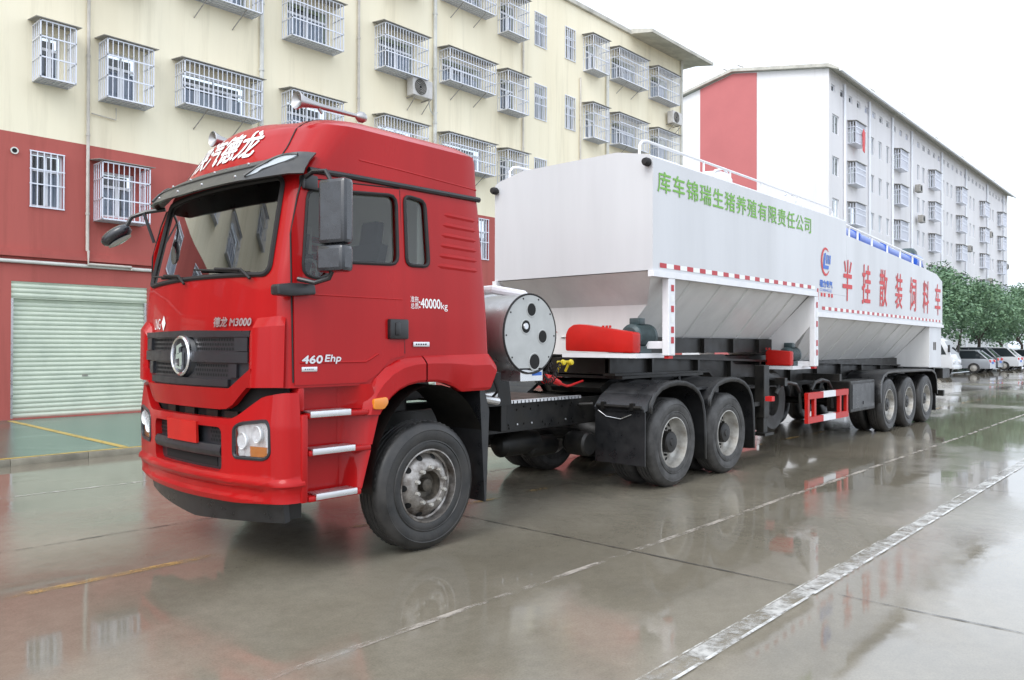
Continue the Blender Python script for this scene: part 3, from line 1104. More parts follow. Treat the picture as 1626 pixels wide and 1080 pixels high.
# cutters for the glass openings
def cutter(mb):
    o = mb.build('cutter', 'seam', None, smooth=0)
    return o
wl, wh = rounded(lambda s: 2.215 - .02 * (s / 1.07) ** 2, 2.93, -.985, .985, .07)
WS = rs(-.985, .985, .07, 16)
TP = lambda z: 1 - .05 * max(0, z - 2.2) / .7
mb = MB()
fpanel(mb, WS, wl, wh, .08, .155, 4, 0, TP)
c1 = cutter(mb)
W1 = rpoly([(-1.17, 2.19), (-.98, 2.17), (-.88, 2.31), (-.28, 2.335), (-.27, 2.90), (-1.1, 2.83)], .08)
W2 = rpoly([(-.185, 2.34), (.055, 2.345), (.04, 2.895), (-.18, 2.915)], .06)
side_cut = []
for ya, yb in ((-.1, .4), (2.09, 2.6)):
    for poly_ in (W1, W2):
        mb = MB()
        mb.prism(poly_, 1, ya, yb)
        side_cut.append(cutter(mb))
bcut(cab, [c1] + side_cut)

# side skins: door and rear quarter share the cab side; doors are raised a little
def spanel(mb, xs, lo, hi, off, thick, far=False, nz=10):
    g = lambda f, x: f(x) if callable(f) else f
    O, I = [], []
    for x in xs:
        a, b = g(lo, x), g(hi, x)
        ro, ri = [], []
        for k in range(nz + 1):
            z = a + (b - a) * k / nz
            for r_, d in ((ro, off), (ri, off - thick)):
                y = yside(z) - d
                r_.append((x, 2 * YC - y if far else y, z))
        O.append(ro)
        I.append(ri)
    n0 = len(mb.bm.faces)
    VO, VI = mb.grid(O), mb.grid(I)
    F = mb.bm.faces.new
    for i in range(len(xs) - 1):
        F((VO[i][0], VO[i + 1][0], VI[i + 1][0], VI[i][0]))
        F((VO[i][-1], VI[i][-1], VI[i + 1][-1], VO[i + 1][-1]))
    for k in range(nz):
        F((VO[0][k], VI[0][k], VI[0][k + 1], VO[0][k + 1]))
        F((VO[-1][k], VO[-1][k + 1], VI[-1][k + 1], VI[-1][k]))
    mb.bm.faces.ensure_lookup_table()
    bmesh.ops.recalc_face_normals(mb.bm, faces=mb.bm.faces[n0:])
dlo = lambda x: lerp_tab([(-1.3, 1.40), (-.62, 1.40), (-.5, 1.47), (-.38, 1.575), (-.2, 1.61)], x)
dhi = lambda x: lerp_tab([(-1.25, 2.50), (-1.18, 2.75), (-1.13, 2.90), (-.24, 2.955)], x)
dx = [-1.245, -1.18, -1.13, -1.0, -.85, -.72, -.62, -.56, -.5, -.44, -.38, -.3, -.235]
for far in (False, True):
    mb = MB()
    spanel(mb, dx, dlo, dhi, .009, .03, far)
    d = mb.build('door', 'red', tr)
    bcut(d, side_cut[2:] if far else side_cut[:2])
    # seams, rubber seals, glass and handle belong to the door
    sg = lambda y: 2 * YC - y if far else y
    sm = MB()
    for pts in ([(-1.252, 1.42), (-1.252, 2.48), (-1.187, 2.76), (-1.137, 2.906)], [(-.228, 1.62), (-.228, 2.95)], [(-1.137, 2.908), (-.228, 2.962)]):
        sm.tube([(x, sg(yside(z) - .0015), z) for x, z in pts], .006, 6)
    sm.build('door_seam', 'seam', d)
    sm = MB()
    ring = W1 + [W1[0]]
    sm.tube([(x, sg(yside(z) - .008), z) for x, z in ring], .014, 6)
    sm.build('window_seal', 'seam', d)
    sm = MB()
    ps = [(x, sg(yside(z) + .015), z) for x, z in W1]
    sm.poly(ps)
    sm.build('side_window', 'sideglass', d, smooth=0)
    sm = MB()
    sm.box((-.405, min(sg(.017), sg(.075)), 1.735), (-.215, max(sg(.017), sg(.075)), 1.895), bev=.012)
    sm.box((-.36, min(sg(.004), sg(.05)), 1.765), (-.31, max(sg(.004), sg(.05)), 1.87), bev=.01)
    sm.build('door_handle', 'black', d)
    sm = MB()
    sm.tube([(x, sg(yside(2.06) - .006), 2.055) for x in (-1.23, -.25)], .007, 6)
    sm.tube([(x, sg(yside(1.5) - .006), z) for x, z in ((-1.2, 1.56), (-.62, 1.56), (-.5, 1.62))], .009, 6)
    sm.build('door_crease', 'red', d)
    # fixed rear side window
    q = MB()
    q.poly([(x, sg(yside(z) + .012), z) for x, z in W2])
    qw = q.build('rear_side_window', 'sideglass', tr, smooth=0)
    q = MB()
    q.tube([(x, sg(yside(z) - .003), z) for x, z in W2 + [W2[0]]], .016, 6)
    q.build('window_seal', 'seam', qw)
    q = MB()
    for k, z in enumerate((2.36, 2.45, 2.54, 2.63, 2.72, 2.81)):
        q.tube([(.13 + .02 * k, sg(yside(z) + .040), z), (.20 + .02 * k, sg(yside(z) + .029), z), (.60, sg(yside(z) + .029), z - .01), (.68, sg(yside(z) + .042), z - .01)], .036, 12)
    q.build('stiffening_rib', 'red', tr)
    q = MB()
    q.tube([(x, sg(yside(z) - .004), z) for x, z in ((-1.08, 2.975), (-.7, 2.985), (.70, 3.0))], .024, 8)
    q.build('roof_gutter', 'black', tr)
    q = MB()
    q.tube([(x, sg(yside(z) + .004), z) for x, z in ((-.62, 3.13), (-.2, 3.12), (.3, 3.10), (.67, 3.085))], .008, 6)
    q.build('roof_crease', 'red', tr)
for c in [c1] + side_cut: bpy.data.objects.remove(c)

# windscreen with black border and seal
mb = MB()
fpanel(mb, WS, wl, wh, -.006, .004, 6, 0, TP)
ws = mb.build('windscreen', 'wind', tr)
pts = [surf(s * TP(wl(s)), wl(s), .004) for s in WS] + [surf(s * TP(wh(s)), wh(s), .004) for s in WS[::-1]]
mb = MB()
mb.tube(pts + [pts[0]], .02, 6)
mb.build('windscreen_seal', 'seam', ws)
for s0 in (.80, -.10):
    mb = MB()
    a = surf(s0, 2.215, .03)
    mb.tube([surf(s0 + .02, 2.17, .03), surf(s0 - .08, 2.235, .045), surf(s0 - .42, 2.26, .035)], .011, 6)
    mb.tube([surf(s0 - .12, 2.225, .03), surf(s0 - .75, 2.275, .028)], .009, 6)
    mb.build('wiper', 'seam', ws)

# interior
mb = MB()
mb.prism([(-1.22, 1.5), (-1.22, 2.10), (-1.16, 2.17), (-.96, 2.12), (-.88, 1.95), (-.84, 1.5)], 1, .2, 2.29, bev=.02)
mb.build('dashboard', 'dash', tr)
for y in (.68, 1.81):
    mb = MB()
    mb.box((-.75, y - .25, 1.55), (-.2, y + .25, 1.95), bev=.06)
    mb.prism([(-.34, 1.95), (-.2, 1.95), (-.06, 2.55), (-.16, 2.56)], 1, y - .23, y + .23, bev=.04)
    mb.prism([(-.15, 2.53), (-.06, 2.53), (-.03, 2.76), (-.11, 2.76)], 1, y - .13, y + .13, bev=.04)
    mb.build('seat', 'seatm', tr)
mb = MB()
c = Vector((-.82, .68, 2.17))
mb.tube([c + Vector((.10 * math.sin(a), .23 * math.cos(a), .21 * math.sin(a))) for a in lin(0, 2 * PI, 24)], .014, 6)
mb.tube([c + Vector((-.02, -.2, 0)), c + Vector((-.05, 0, -.03)), c + Vector((-.02, .2, 0))], .018, 6)
mb.tube([c + Vector((-.05, 0, -.03)), c + Vector((-.2, 0, -.3))], .03, 8)
mb.build('steering_wheel', 'dash', tr)
mb = MB()
mb.box((.35, .3, 1.5), (.70, 2.2, 2.05), bev=.05)
mb.build('bunk', 'seatm', tr)
for y in (.2, 2.24):
    mb = MB()
    rows = [[], []]
    for i in range(13):
        xx = .02 + .3 * i / 12
        for k, zz in enumerate((2.2, 2.92)): rows[k].append((xx, y + .02 * math.sin(i * 1.7) * (1 if y < 1 else -1), zz))
    mb.grid(rows)
    mb.build('cab_curtain', 'inner', tr)

# sun visor over the windscreen with marker lamps
def voff(s, t):
    k = 1 - min(1, max(0, (abs(s) - .75) / .55))
    return .025 + .025 * (1 - t) + (.03 + .125 * (1 - t) ** .8) * (.15 + .85 * k)
vlo = lambda s: lerp_tab([(0, 2.84), (.78, 2.85), (1.0, 2.88), (1.22, 2.93)], abs(s))
vhi = lambda s: lerp_tab([(0, 3.06), (.72, 3.06), (.95, 3.10), (1.22, 3.10)], abs(s))
mb = MB()
SV = lin(-1.11, 1.11, 40)
fpanel(mb, SV, vlo, vhi, voff, .022, 6)
mb.build('visor', 'visor', tr)
vo = tr.children[-1]
mb = MB()
mb.tube([surf(s, (vlo(s) + vhi(s)) / 2 + .015, voff(s, .55) + .001) for s in lin(-.86, .86, 16)], .009, 6)
mb.build('visor_rib', 'visor', vo)
for s in (-.62, -.2, .2, .62):
    for q in (.26, .8):
        mb = MB()
        p = surf(s, vlo(s) + (vhi(s) - vlo(s)) * q, voff(s, q))
        mb.lathe([(0, .012), (.009, .01), (.012, 0)], p, 0, 8, sgn=-1)
        mb.build('screw', 'alu', vo)
for sg in (1, -1):
    mb = MB()
    ss = [sg * t for t in lin(.74, 1.03, 10)]
    ll = lambda s: vlo(s) + .03 + .09 * max(0, (abs(s) - .74) / .29)
    hh = lambda s: ll(s) + .004 + .075 * math.sin(min(1, max(0, (1.16 - abs(s)) / .36)) * PI) ** .8 * (.6 + .5 * (abs(s) - .8))
    hh = lambda s: ll(s) + .004 + .085 * math.sin(min(1, (abs(s) - .74) / .20) * PI / 2) ** .8 * (1 - .55 * max(0, (abs(s) - .94) / .09))
    fpanel(mb, ss, ll, hh, lambda s, t: voff(s, (ll(s) + (hh(s) - ll(s)) * t - vlo(s)) / (vhi(s) - vlo(s))) + .006, .012, 4)
    mb.build('marker_lamp', 'lampgrey', vo)
    mb = MB()
    pts = [surf(s, hh(s), voff(s, (hh(s) - vlo(s)) / (vhi(s) - vlo(s))) + .008) for s in ss] + [surf(s, ll(s), voff(s, .3) + .004) for s in ss[::-1]]
    mb.tube(pts[:11], .012, 6)
    mb.build('lamp_surround', 'visor', vo)

# roof lettering
def front_map(s0, z0, off, shear=0):
    return lambda u, v, d: surf(s0 + u + shear * v, z0 + v, off + d)
def roof_map(u, v, d):
    return surf(-.55 + u + .12 * v, 3.145 + v, .004 + d)
text('roof_lettering', '陕汽德龙', .27, lambda u, v, d: surf(-.53 + u * 1.0 + .16 * v, 3.15 + v, .005 + d), 'wtxt', tr, bold=.006, fit=(.99, .245))

for sg in (1, -1):
    mb = MB()
    mb.tube([surf(sg * (.80 - .25 * max(0, z - 3.2)), z, .001) for z in lin(3.10, 3.53, 10)], .006, 6)
    mb.build('roof_seam', 'seam', tr)
# front panels, grille, emblem
mb = MB()
lo1 = lambda s: lerp_tab([(0, 1.205), (.58, 1.205), (.66, 1.23), (.82, 1.375), (1.3, 1.39)], abs(s))
hi1 = lambda s: lerp_tab([(0, 1.365), (.68, 1.365), (.87, 1.495), (.9, 1.515)], abs(s))
fpanel(mb, lin(-.9, .9, 24), lo1, hi1, lambda s, t: .03 + .035 * t, .05, 4)
mb.build('front_lip', 'red', tr)
for sg in (1, -1):
    ss = [sg * t for t in lin(.85, 1.16, 10)]
    hi2 = lambda s: lerp_tab([(.85, 1.80), (.90, 1.88), (1.2, 1.90)], abs(s))
    mb = MB()
    fpanel(mb, ss, lo1, hi2, lambda s, t: lerp_tab([(.85, .03), (.90, .06), (1.08, .055), (1.16, .035)], abs(s)) - .045 * max(0, (t - .86) / .14), .06, 14)
    mb.build('corner_panel', 'red', tr)
mb = MB()
gl = lambda s: lerp_tab([(0, 1.365), (.68, 1.365), (.87, 1.50)], abs(s))
fpanel(mb, lin(-.872, .872, 24), gl, lambda s: 1.80 - .012 * abs(s), .018, .03, 3)
gr = mb.build('grille', 'grille', tr)
def bar(name, z0, z1, sa, sb, off, mat='grille'):
    mb = MB()
    fpanel(mb, lin(-sa, sa, 20), lambda s: max(z0, gl(s) + .012), lambda s: max(z1, gl(s) + .02), lambda s, t: off, .03, 2)
    mb.build(name, mat, gr)
bar('grille_bar', 1.555, 1.635, .85, 1, .045)
bar('grille_bar', 1.375, 1.43, .64, 1, .045)
bar('grille_bar', 1.745, 1.79, .86, 1, .04)
for zc in (1.69, 1.495):
    for sg in (-1, 1):
        mb = MB()
        for r_ in range(3):
            z = zc + (r_ - 1) * .034
            for i in range(-22, 23):
                s = i * .033 + (.0165 if r_ % 2 else 0)
                if s * sg < .17 or abs(s) > (.68 if zc > 1.6 else .62): continue
                ps = [surf(s + .0125 * math.cos(a), z + .0125 * math.sin(a), .0205) for a in [PI / 6 + k * PI / 3 for k in range(6)]]
                mb.poly(ps)
        mb.build('grille_mesh', 'hole', gr, smooth=0)  # flat dark hexagons, shade of the mesh openings painted on the grille
    for sg in (1, -1):
        mb = MB()
        fpanel(mb, [sg * t for t in lin(.70 if zc > 1.6 else .64, .84 if zc > 1.6 else .73, 4)], lambda s: max(zc - .05, gl(s) + .02), zc + .05, .04, .03, 2)
        mb.build('grille_block', 'grille', gr)
# round emblem
ec = surf(0, 1.60, .05)
mb = MB()
mb.lathe([(0, .0), (.155, .0), (.178, -.035), (.178, -.06)], ec, 0, 40, sgn=-1)
em = mb.build('emblem', 'grille', tr)
mb = MB()
mb.lathe([(.130, -.004), (.134, .016), (.146, .022), (.158, .012), (.160, -.006)], ec, 0, 48, sgn=-1)
mb.build('emblem_ring', 'chrome', em)
mb = MB()
EX = ec.x - .006
def ep(pts):   # (toward viewer's right, up)
    mb.prism([(YC - a, ec.z + b) for a, b in pts], 0, EX - .018, EX)
ep([(-.045, .075), (.035, .10), (.05, .075), (-.002, .062), (-.002, .012), (-.045, .012)])
ep([(-.055, .010), (.05, .028), (.05, -.07), (.008, -.085), (.008, -.02), (-.055, -.03)])
ep([(-.055, -.07), (.006, -.088), (.048, -.074), (.03, -.108), (-.055, -.095)])
mb.build('emblem_letter', 'chrome', em)
text('model_badge', '德龙 M3000', .09, lambda u, v, d: surf(.40 + u + .2 * v, 1.822 + v, .008 + d), 'alu', tr, bold=.003, fit=(.44, .072), thick=.006)
text('fuel_badge', 'LNG', .09, lambda u, v, d: surf(-.74 + u, 1.815 + v, .004 + d), 'wtxt', tr, fit=(.16, .09))
mb = MB()
ps = [surf(-.50 + a, 1.865 + b, .005) for a, b in ((-.05, 0), (0, -.065), (.05, 0), (0, .065))]
mb.poly(ps)
mb.build('diamond_badge', 'wtxt', tr, smooth=0)

# bumper with openings, lamps, plate, lower lip
bhi = lambda s: lerp_tab([(0, 1.14), (.66, 1.14), (.74, 1.17), (.98, 1.315), (1.15, 1.345), (1.6, 1.35)], abs(s))
blo = lambda s: lerp_tab([(0, .52), (.7, .53), (1.1, .56), (1.6, .59)], abs(s))
def boff(s, t):
    z = blo(s) + (bhi(s) - blo(s)) * t
    o = lerp_tab([(.5, .022), (.56, .04), (.572, .04), (.588, .016 if abs(s) < 1.0 else .036), (.64, .016 if abs(s) < 1.0 else .036), (.655, .042), (.672, .044), (.684, .062), (.715, .06), (.735, .036), (1.1, .028), (1.36, 0)], z)
    return o + .012
mb = MB()
SB = sorted({*lin(-1.255, 1.255, 52)})
fpanel(mb, SB, blo, bhi, boff, .07, 44)
bu = mb.build('bumper', 'red', tr)
mb = MB()
ol, oh = rounded(.745, 1.075, -.56, .56, .05)
fpanel(mb, rs(-.56, .56, .05, 8), ol, oh, .12, .3, 1)
k1 = cutter(mb)
HL = []
for sg in (1, -1):
    mb = MB()
    s0, s1 = .70, 1.06
    l_, h_ = rounded(lambda s: lerp_tab([(.70, .865), (1.0, .87), (1.06, .90)], s), lambda s: lerp_tab([(.70, 1.085), (.78, 1.115), (1.02, 1.145), (1.06, 1.12)], s), s0, s1, .035)
    HS = rs(s0, s1, .035, 8)
    fpanel(mb, [sg * s for s in HS], lambda s: l_(abs(s)), lambda s: h_(abs(s)), .08, .165, 1)
    HL.append(cutter(mb))
bcut(bu, [k1] + HL)
for c in [k1] + HL: bpy.data.objects.remove(c)
mb = MB()
fpanel(mb, lin(-.62, .62, 10), .72, 1.10, -.01, .02, 2)
gb = mb.build('lower_grille', 'grille', tr)
mb = MB()
fpanel(mb, lin(-.55, .55, 10), .85, .94, lambda s, t: .035 + .02 * math.sin(t * PI), .05, 4)
mb.build('lower_bar', 'grille', gb)
for sg in (1, -1):
    mb = MB()
    for i in range(6):
        for j in range(4):
            s, z = sg * (.36 + i * .036 + (.018 if j % 2 else 0)), .965 + j * .03
            mb.poly([surf(s + .012 * math.cos(a), z + .012 * math.sin(a), -.006) for a in [PI / 6 + k * PI / 3 for k in range(6)]])
    mb.build('grille_mesh', 'hole', gb, smooth=0)
mb = MB()
fpanel(mb, lin(-.43, .43, 8), .765, .835, -.005, .01, 2)
mb.build('air_opening', 'hole', gb)
mb = MB()
fpanel(mb, lin(-.245, .245, 8), .935, 1.10, .055, .02, 2)
mb.build('blank_number_plate', 'red2', tr)
# near-black sheet painted as the shade in the gap above the bumper
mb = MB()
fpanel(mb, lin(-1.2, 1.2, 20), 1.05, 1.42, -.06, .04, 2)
mb.build('front_gap_shade', 'hole', tr)
for s in (-.45, -.1, .25, .5):
    mb = MB()
    fpanel(mb, lin(s, s + .16, 3), 1.13, 1.19, -.03, .03, 1)
    mb.build('cavity_bracket', 'frame', tr)
for sg in (1, -1):
    l_, h_ = rounded(lambda s: lerp_tab([(.70, .865), (1.0, .87), (1.06, .90)], s), lambda s: lerp_tab([(.70, 1.085), (.78, 1.115), (1.02, 1.145), (1.06, 1.12)], s), .70, 1.06, .035)
    HS = rs(.70, 1.06, .035, 8)
    L_, H_ = (lambda s: l_(abs(s))), (lambda s: h_(abs(s)))
    mb = MB()
    fpanel(mb, [sg * s for s in HS], L_, H_, -.03, .02, 3)
    pts = [surf(sg * s, l_(s), .042) for s in HS] + [surf(sg * s, h_(s), .036) for s in HS[::-1]]
    mb.tube(pts + [pts[0]], .014, 6)
    hl = mb.build('headlight', 'grille', tr)
    mb = MB()
    fpanel(mb, [sg * s for s in lin(.715, 1.045, 24)], lambda s: L_(s) + .01, lambda s: H_(s) - .012, lambda s, t: .018 + .006 * math.sin(s * 95) + .004 * math.sin(t * 14), .01, 8)
    mb.build('reflector', 'reflector', hl)
    for s, z, r in ((.79, .99, .062), (.94, 1.045, .062)):
        mb = MB()
        p = surf(sg * s, z, .026)
        mb.lathe([(r, .014), (r * .96, .018), (r * .75, -.012), (r * .3, -.03), (r * .22, -.005), (0, .0)], p, 0, 24, sgn=-1)
        mb.build('lamp_bowl', 'reflector', hl)
    mb = MB()
    fpanel(mb, [sg * s for s in lin(.86, 1.02, 6)], lambda s: L_(s) + .012, .955, .031, .012, 3)
    mb.build('indicator', 'amber', hl)
    mb = MB()
    fpanel(mb, [sg * s for s in HS], L_, H_, .042, .003, 4)
    mb.build('lens', 'lens', hl)
mb = MB()
fpanel(mb, lin(-1.11, 1.11, 28), lambda s: .325 + .07 * abs(s), lambda s: .53 + .03 * abs(s), lambda s, t: -.02 - .02 * (1 - t), .06, 3)
mb.build('lower_lip', 'black', tr)
mb = MB()
mb.box((-1.25, .18, .42), (-1.1, 2.3, .58))
mb.build('bumper_beam', 'frame', tr)

# step well and front wing, both sides
for far in (False, True):
    Y = lambda y: 2 * YC - y if far else y
    def yb(a, b): return (min(Y(a), Y(b)), max(Y(a), Y(b)))
    mb = MB()
    a, b = yb(.17, .20)
    mb.box((-1.215, a, .56), (-.52, b, 1.39))
    # skin that sweeps out to the wing edge
    for z0, z1, w0, w1 in ((.60, .885, -.78, -.60), (.925, 1.155, -.80, -.545), (1.20, 1.39, -.80, -.66)):
        rows = []
        for i in range(9):
            t = i / 8
            yy = Y(.168 - .165 * (1 - math.cos(t * PI)) / 2)
            rows.append([(w0 + (lerp_tab([(.56, -.70), (.9, -.60), (1.16, -.525), (1.4, -.6)], z) - w0) * t, yy, z) for z in lin(z0, z1, 4)])
        mb.grid(rows)
    a, b = yb(.0, .17)
    mb.box((-1.212, a, .56), (-1.16, b, 1.19), bev=.012)
    mb.box((-1.155, a, .558), (-.69, b, .60), bev=.012)
    for z in (.885, 1.155):
        mb.box((-1.155, a, z - .0), (-.60 + (z - .885) * .2, b, z + .042), bev=.012)
    mb.box((-1.212, *yb(.05, .17)[:1], 1.21), (-1.16, yb(.05, .17)[1], 1.38), bev=.012)
    sp = mb.build('step_panel', 'red', tr)
    for x0, x1, z in ((-1.15, -.80, 1.198), (-1.13, -.76, .928), (-1.10, -.74, .602)):
        m = MB()
        a, b = yb(-.012, .12)
        m.box((x0, a, z), (x1, b, z + .014), bev=.004)
        a, b = yb(-.014, -.002)
        m.box((x0, a, z - .032), (x1, b, z + .012), bev=.003)
        m.build('step_tread', 'alu', sp)
    # wing: outer outline minus wheel arch
    def wing(pts_o, pts_i, name):
        m = MB()
        n = len(pts_o)
        rows = []
        for (ox, oz), (ix, iz) in zip(pts_o, pts_i):
            tx, tz = (ix - ox), (iz - oz)
            rows.append([(ox + .01, Y(.085), oz - .004), (ox + tx * .0, Y(.05), oz + .0), (ox + tx * .14, Y(.012), oz + tz * .14), (ox + tx * .3, Y(-.015), oz + tz * .3), (ox + tx * .92, Y(-.012), oz + tz * .92), (ix, Y(.0), iz), (ix, Y(.06), iz)])
        m.grid(rows)
        bmesh.ops.recalc_face_normals(m.bm, faces=m.bm.faces[:])
        return m.build(name, 'red', tr, smooth=24)
    po = [(-.66, 1.155), (-.645, 1.24), (-.60, 1.34), (-.53, 1.43), (-.43, 1.51), (-.31, 1.565), (-.18, 1.592), (-.06, 1.60)]
    pi_ = [(-.52, 1.15), (-.49, 1.19), (-.455, 1.235), (-.40, 1.285), (-.33, 1.33), (-.24, 1.365), (-.13, 1.385), (-.055, 1.388)]
    wg = wing(po, pi_, 'front_wing')
    po2 = [(-.045, 1.60), (.1, 1.602), (.25, 1.604), (.4, 1.606), (.55, 1.608), (.70, 1.61), (.80, 1.54), (.70, 1.33)]
    pi2 = [(-.04, 1.388), (.06, 1.385), (.16, 1.37), (.27, 1.335), (.36, 1.29), (.48, 1.29), (.60, 1.29), (.64, 1.295)]
    po2 = [(-.045, 1.60), (.1, 1.602), (.25, 1.604), (.4, 1.606), (.55, 1.608), (.68, 1.61), (.74, 1.61), (.82, 1.53)]
    pi2 = [(-.04, 1.388), (.06, 1.385), (.16, 1.37), (.27, 1.335), (.36, 1.29), (.50, 1.29), (.62, 1.29), (.70, 1.295)]
    wing(po2, pi2, 'rear_wing')
    m = MB()
    a, b = yb(-.03, .0)
    m.prism(rpoly([(-.60, 1.195), (-.60, 1.275), (-.47, 1.285), (-.455, 1.24), (-.50, 1.19)], .02), 1, a, b, bev=.006)
    m.build('side_indicator', 'amber', wg)
    m = MB()
    rows = []
    for i in range(25):
        a_ = R(-2 + 184 * i / 24)
        r_ = .80
        cx, cz = .06 - r_ * math.cos(a_) * .80, .56 + r_ * math.sin(a_) * 1.0
        rows.append([(cx, Y(.02), cz), (cx, Y(.58), cz)])
    m.grid(rows)
    m.build('wheel_arch_liner', 'frame', tr)
    m = MB()
    a, b = yb(.02, .42)
    m.prism([(.665, .30), (.685, .30), (.72, 1.1), (.66, 1.30), (.60, 1.30)], 1, a, b)
    m.build('mud_flap', 'black', tr)

# wheels -----------------------------------------------------------------
TY = [(.29, .04), (.305, .012), (.335, .002), (.36, .006), (.365, -.002), (.372, .0), (.376, .006), (.42, -.004), (.455, .0), (.46, -.004), (.47, .002), (.497, .018), (.515, .034), (.528, .06),
      (.530, .095), (.518, .098), (.518, .106), (.530, .109), (.531, .140), (.519, .143), (.519, .151), (.531, .154), (.531, .185), (.519, .188), (.519, .196), (.530, .20), (.527, .24), (.515, .266), (.497, .282), (.455, .297), (.40, .30), (.335, .298), (.305, .285), (.29, .26)]
def nuts(mb, c, r, y, n, sz, sgn, mi=0):
    for i in range(n):
        a = 2 * PI * (i + .5) / n
        p = (c[0] + r * math.cos(a), c[1] + y * sgn, c[2] + r * math.sin(a))
        mb.lathe([(0, -.034), (sz * .75, -.034), (sz, -.022), (sz, .01)], p, 1, 6, mi, sgn)
def cone(m, x, y, z, a, rr, hr, sgn, p, q):
    ps = []
    for k in range(14):
        t = 2 * PI * k / 14
        r_, tt = rr + hr * .8 * math.cos(t), hr * math.sin(t)
        d = p[1] + (q[1] - p[1]) * (r_ - p[0]) / (q[0] - p[0]) - .003
        ps.append((x + r_ * math.cos(a) - tt * math.sin(a), y + sgn * d, z + r_ * math.sin(a) + tt * math.cos(a)))
    m.poly(ps)
def wheel(parent, x, y, sgn, kind, tyre='rubber', rimmat='rim', z=.53, name='wheel'):
    """outer face at y, wheel extends sgn * 0.3 from it"""
    e = empty(name, (x, y, z), parent)
    m = MB()
    m.lathe(TY, (x, y, z), 1, 72, 0, sgn)
    # shoulder tread blocks
    for i in range(60):
        a = 2 * PI * i / 60
        for yy in (.062, .238):
            ca, sa = math.cos(a), math.sin(a)
            ps = []
            for rr, w_ in ((.522, -.014), (.522, .014), (.5325, .012), (.5325, -.012)):
                ps.append((x + rr * ca - w_ * sa, y + sgn * yy, z + rr * sa + w_ * ca))
            m.poly(ps)
    m.build('tyre', tyre, e, smooth=40)
    m = MB()
    if kind == 'front':
        m.lathe([(.292, .06), (.306, .030), (.303, .010), (.292, .008), (.287, .03), (.278, .07), (.262, .075), (.225, .035), (.19, .008), (.165, .0), (.142, .0), (.136, .008), (.120, .012)], (x, y, z), 1, 56, 0, sgn)
        m.build('rim', 'steel', e, smooth=45)
        m = MB()
        for i in range(10):
            a = 2 * PI * i / 10
            rr = .243
            cx, cz = x + rr * math.cos(a), z + rr * math.sin(a)
            cone(m, x, y, z, a, .243, .027, sgn, (.225, .035), (.262, .075))
        m.build('hand_hole', 'hole', e, smooth=0)  # flat dark discs painted as the shade in the hand holes
        m = MB()
        m.lathe([(.122, .010), (.112, .05), (.10, .075), (.06, .08), (.055, .05), (.05, .035), (.025, .03), (.0, .03)], (x, y, z), 1, 36, 0, sgn)
        nuts(m, (x, y, z), .152, .0, 10, .019, sgn, 1)
        m.build('hub', ['hubm', 'rim'], e, smooth=30)
    else:
        m.lathe([(.292, .06), (.306, .030), (.303, .010), (.292, .008), (.286, .03), (.280, .10), (.268, .145), (.24, .165), (.20, .155), (.175, .15), (.13, .15)], (x, y, z), 1, 56, 0, sgn)
        m.build('rim', rimmat, e, smooth=45)
        m = MB()
        for i in range(8):
            a = 2 * PI * (i + .3) / 8
            cx, cz = x + .222 * math.cos(a), z + .222 * math.sin(a)
            cone(m, x, y, z, a, .221, .026, sgn, (.20, .155), (.24, .165))
        m.build('hand_hole', 'hole', e, smooth=0)
        m = MB()
        m.lathe([(.132, .15), (.128, .06), (.115, .045), (.05, .04), (.045, .03), (0, .03)], (x, y, z), 1, 32, 0, sgn)
        nuts(m, (x, y, z), .158, .148, 10, .016, sgn)
        m.build('hub', 'frame' if rimmat == 'rim' else rimmat, e)
    return e
WB = 3.91
wheel(tr, 0, 0, 1, 'front')
wheel(tr, 0, 2.49, -1, 'front')
for X in (WB, WB + 1.38):
    wheel(tr, X, 0, 1, 'rear', 'rubber2')
    wheel(tr, X, 2.49, -1, 'rear', 'rubber2')
    wheel(tr, X, .645, -1, 'rear', 'rubber2')
    wheel(tr, X, 2.49 - .645, 1, 'rear', 'rubber2')
def axle(parent, x, r, bulb=True):
    m = MB()
    m.cyl((x, .3, .53), (x, 2.19, .53), r, 12)
    if bulb: m.lathe([(0, -.30), (.16, -.28), (.26, -.12), (.29, 0), (.26, .12), (.16, .26), (0, .28)], (x, YC, .53), 1, 24)
    m.build('axle', 'frame', parent)
axle(tr, 0, .06, False)
axle(tr, WB, .10)
axle(tr, WB + 1.38, .10)
# frame rails
for y in (.80, 1.61):
    m = MB()
    m.box((-1.15, y, .775), (6.0, y + .012 if y < 1 else y + .012, 1.055))
    m.box((-1.15, y if y < 1 else y - .07, 1.057), (6.0, y + .08 if y < 1 else y + .012, 1.07))
    m.box((-1.15, y if y < 1 else y - .07, .76), (6.0, y + .08 if y < 1 else y + .012, .773))
    rl = m.build('frame_rail', 'frame', tr, smooth=0)
    if y < 1:
        rr = random.Random(5)
        for k in range(46):
            x = 1.0 + rr.random() * 2.0 if k > 20 else 1.0 + k * .12
            z = rr.choice([.80, .835, .99, 1.02])
            m = MB()
            m.lathe([(0, .012), (.011, .011), (.012, 0)], (x, y, z), 1, 6, sgn=-1)
            m.build('bolt', 'alu' if k % 5 == 0 else 'frame', rl)
for x in (-.6, .9, 2.3, 3.2, 4.6, 5.9):
    m = MB()
    m.box((x, .812, .84), (x + .1, 1.61, 1.0))
    m.build('cross_member', 'frame', tr, smooth=0)
m = MB()
m.box((-1.0, .86, .55), (.5, 1.63, 1.35), bev=.06)
m.cyl((.5, YC, .75), (1.6, YC, .72), .26, 16, r2=.14)
m.cyl((1.6, YC, .72), (WB - .3, YC, .58), .06, 10)
m.build('engine', 'frame', tr)
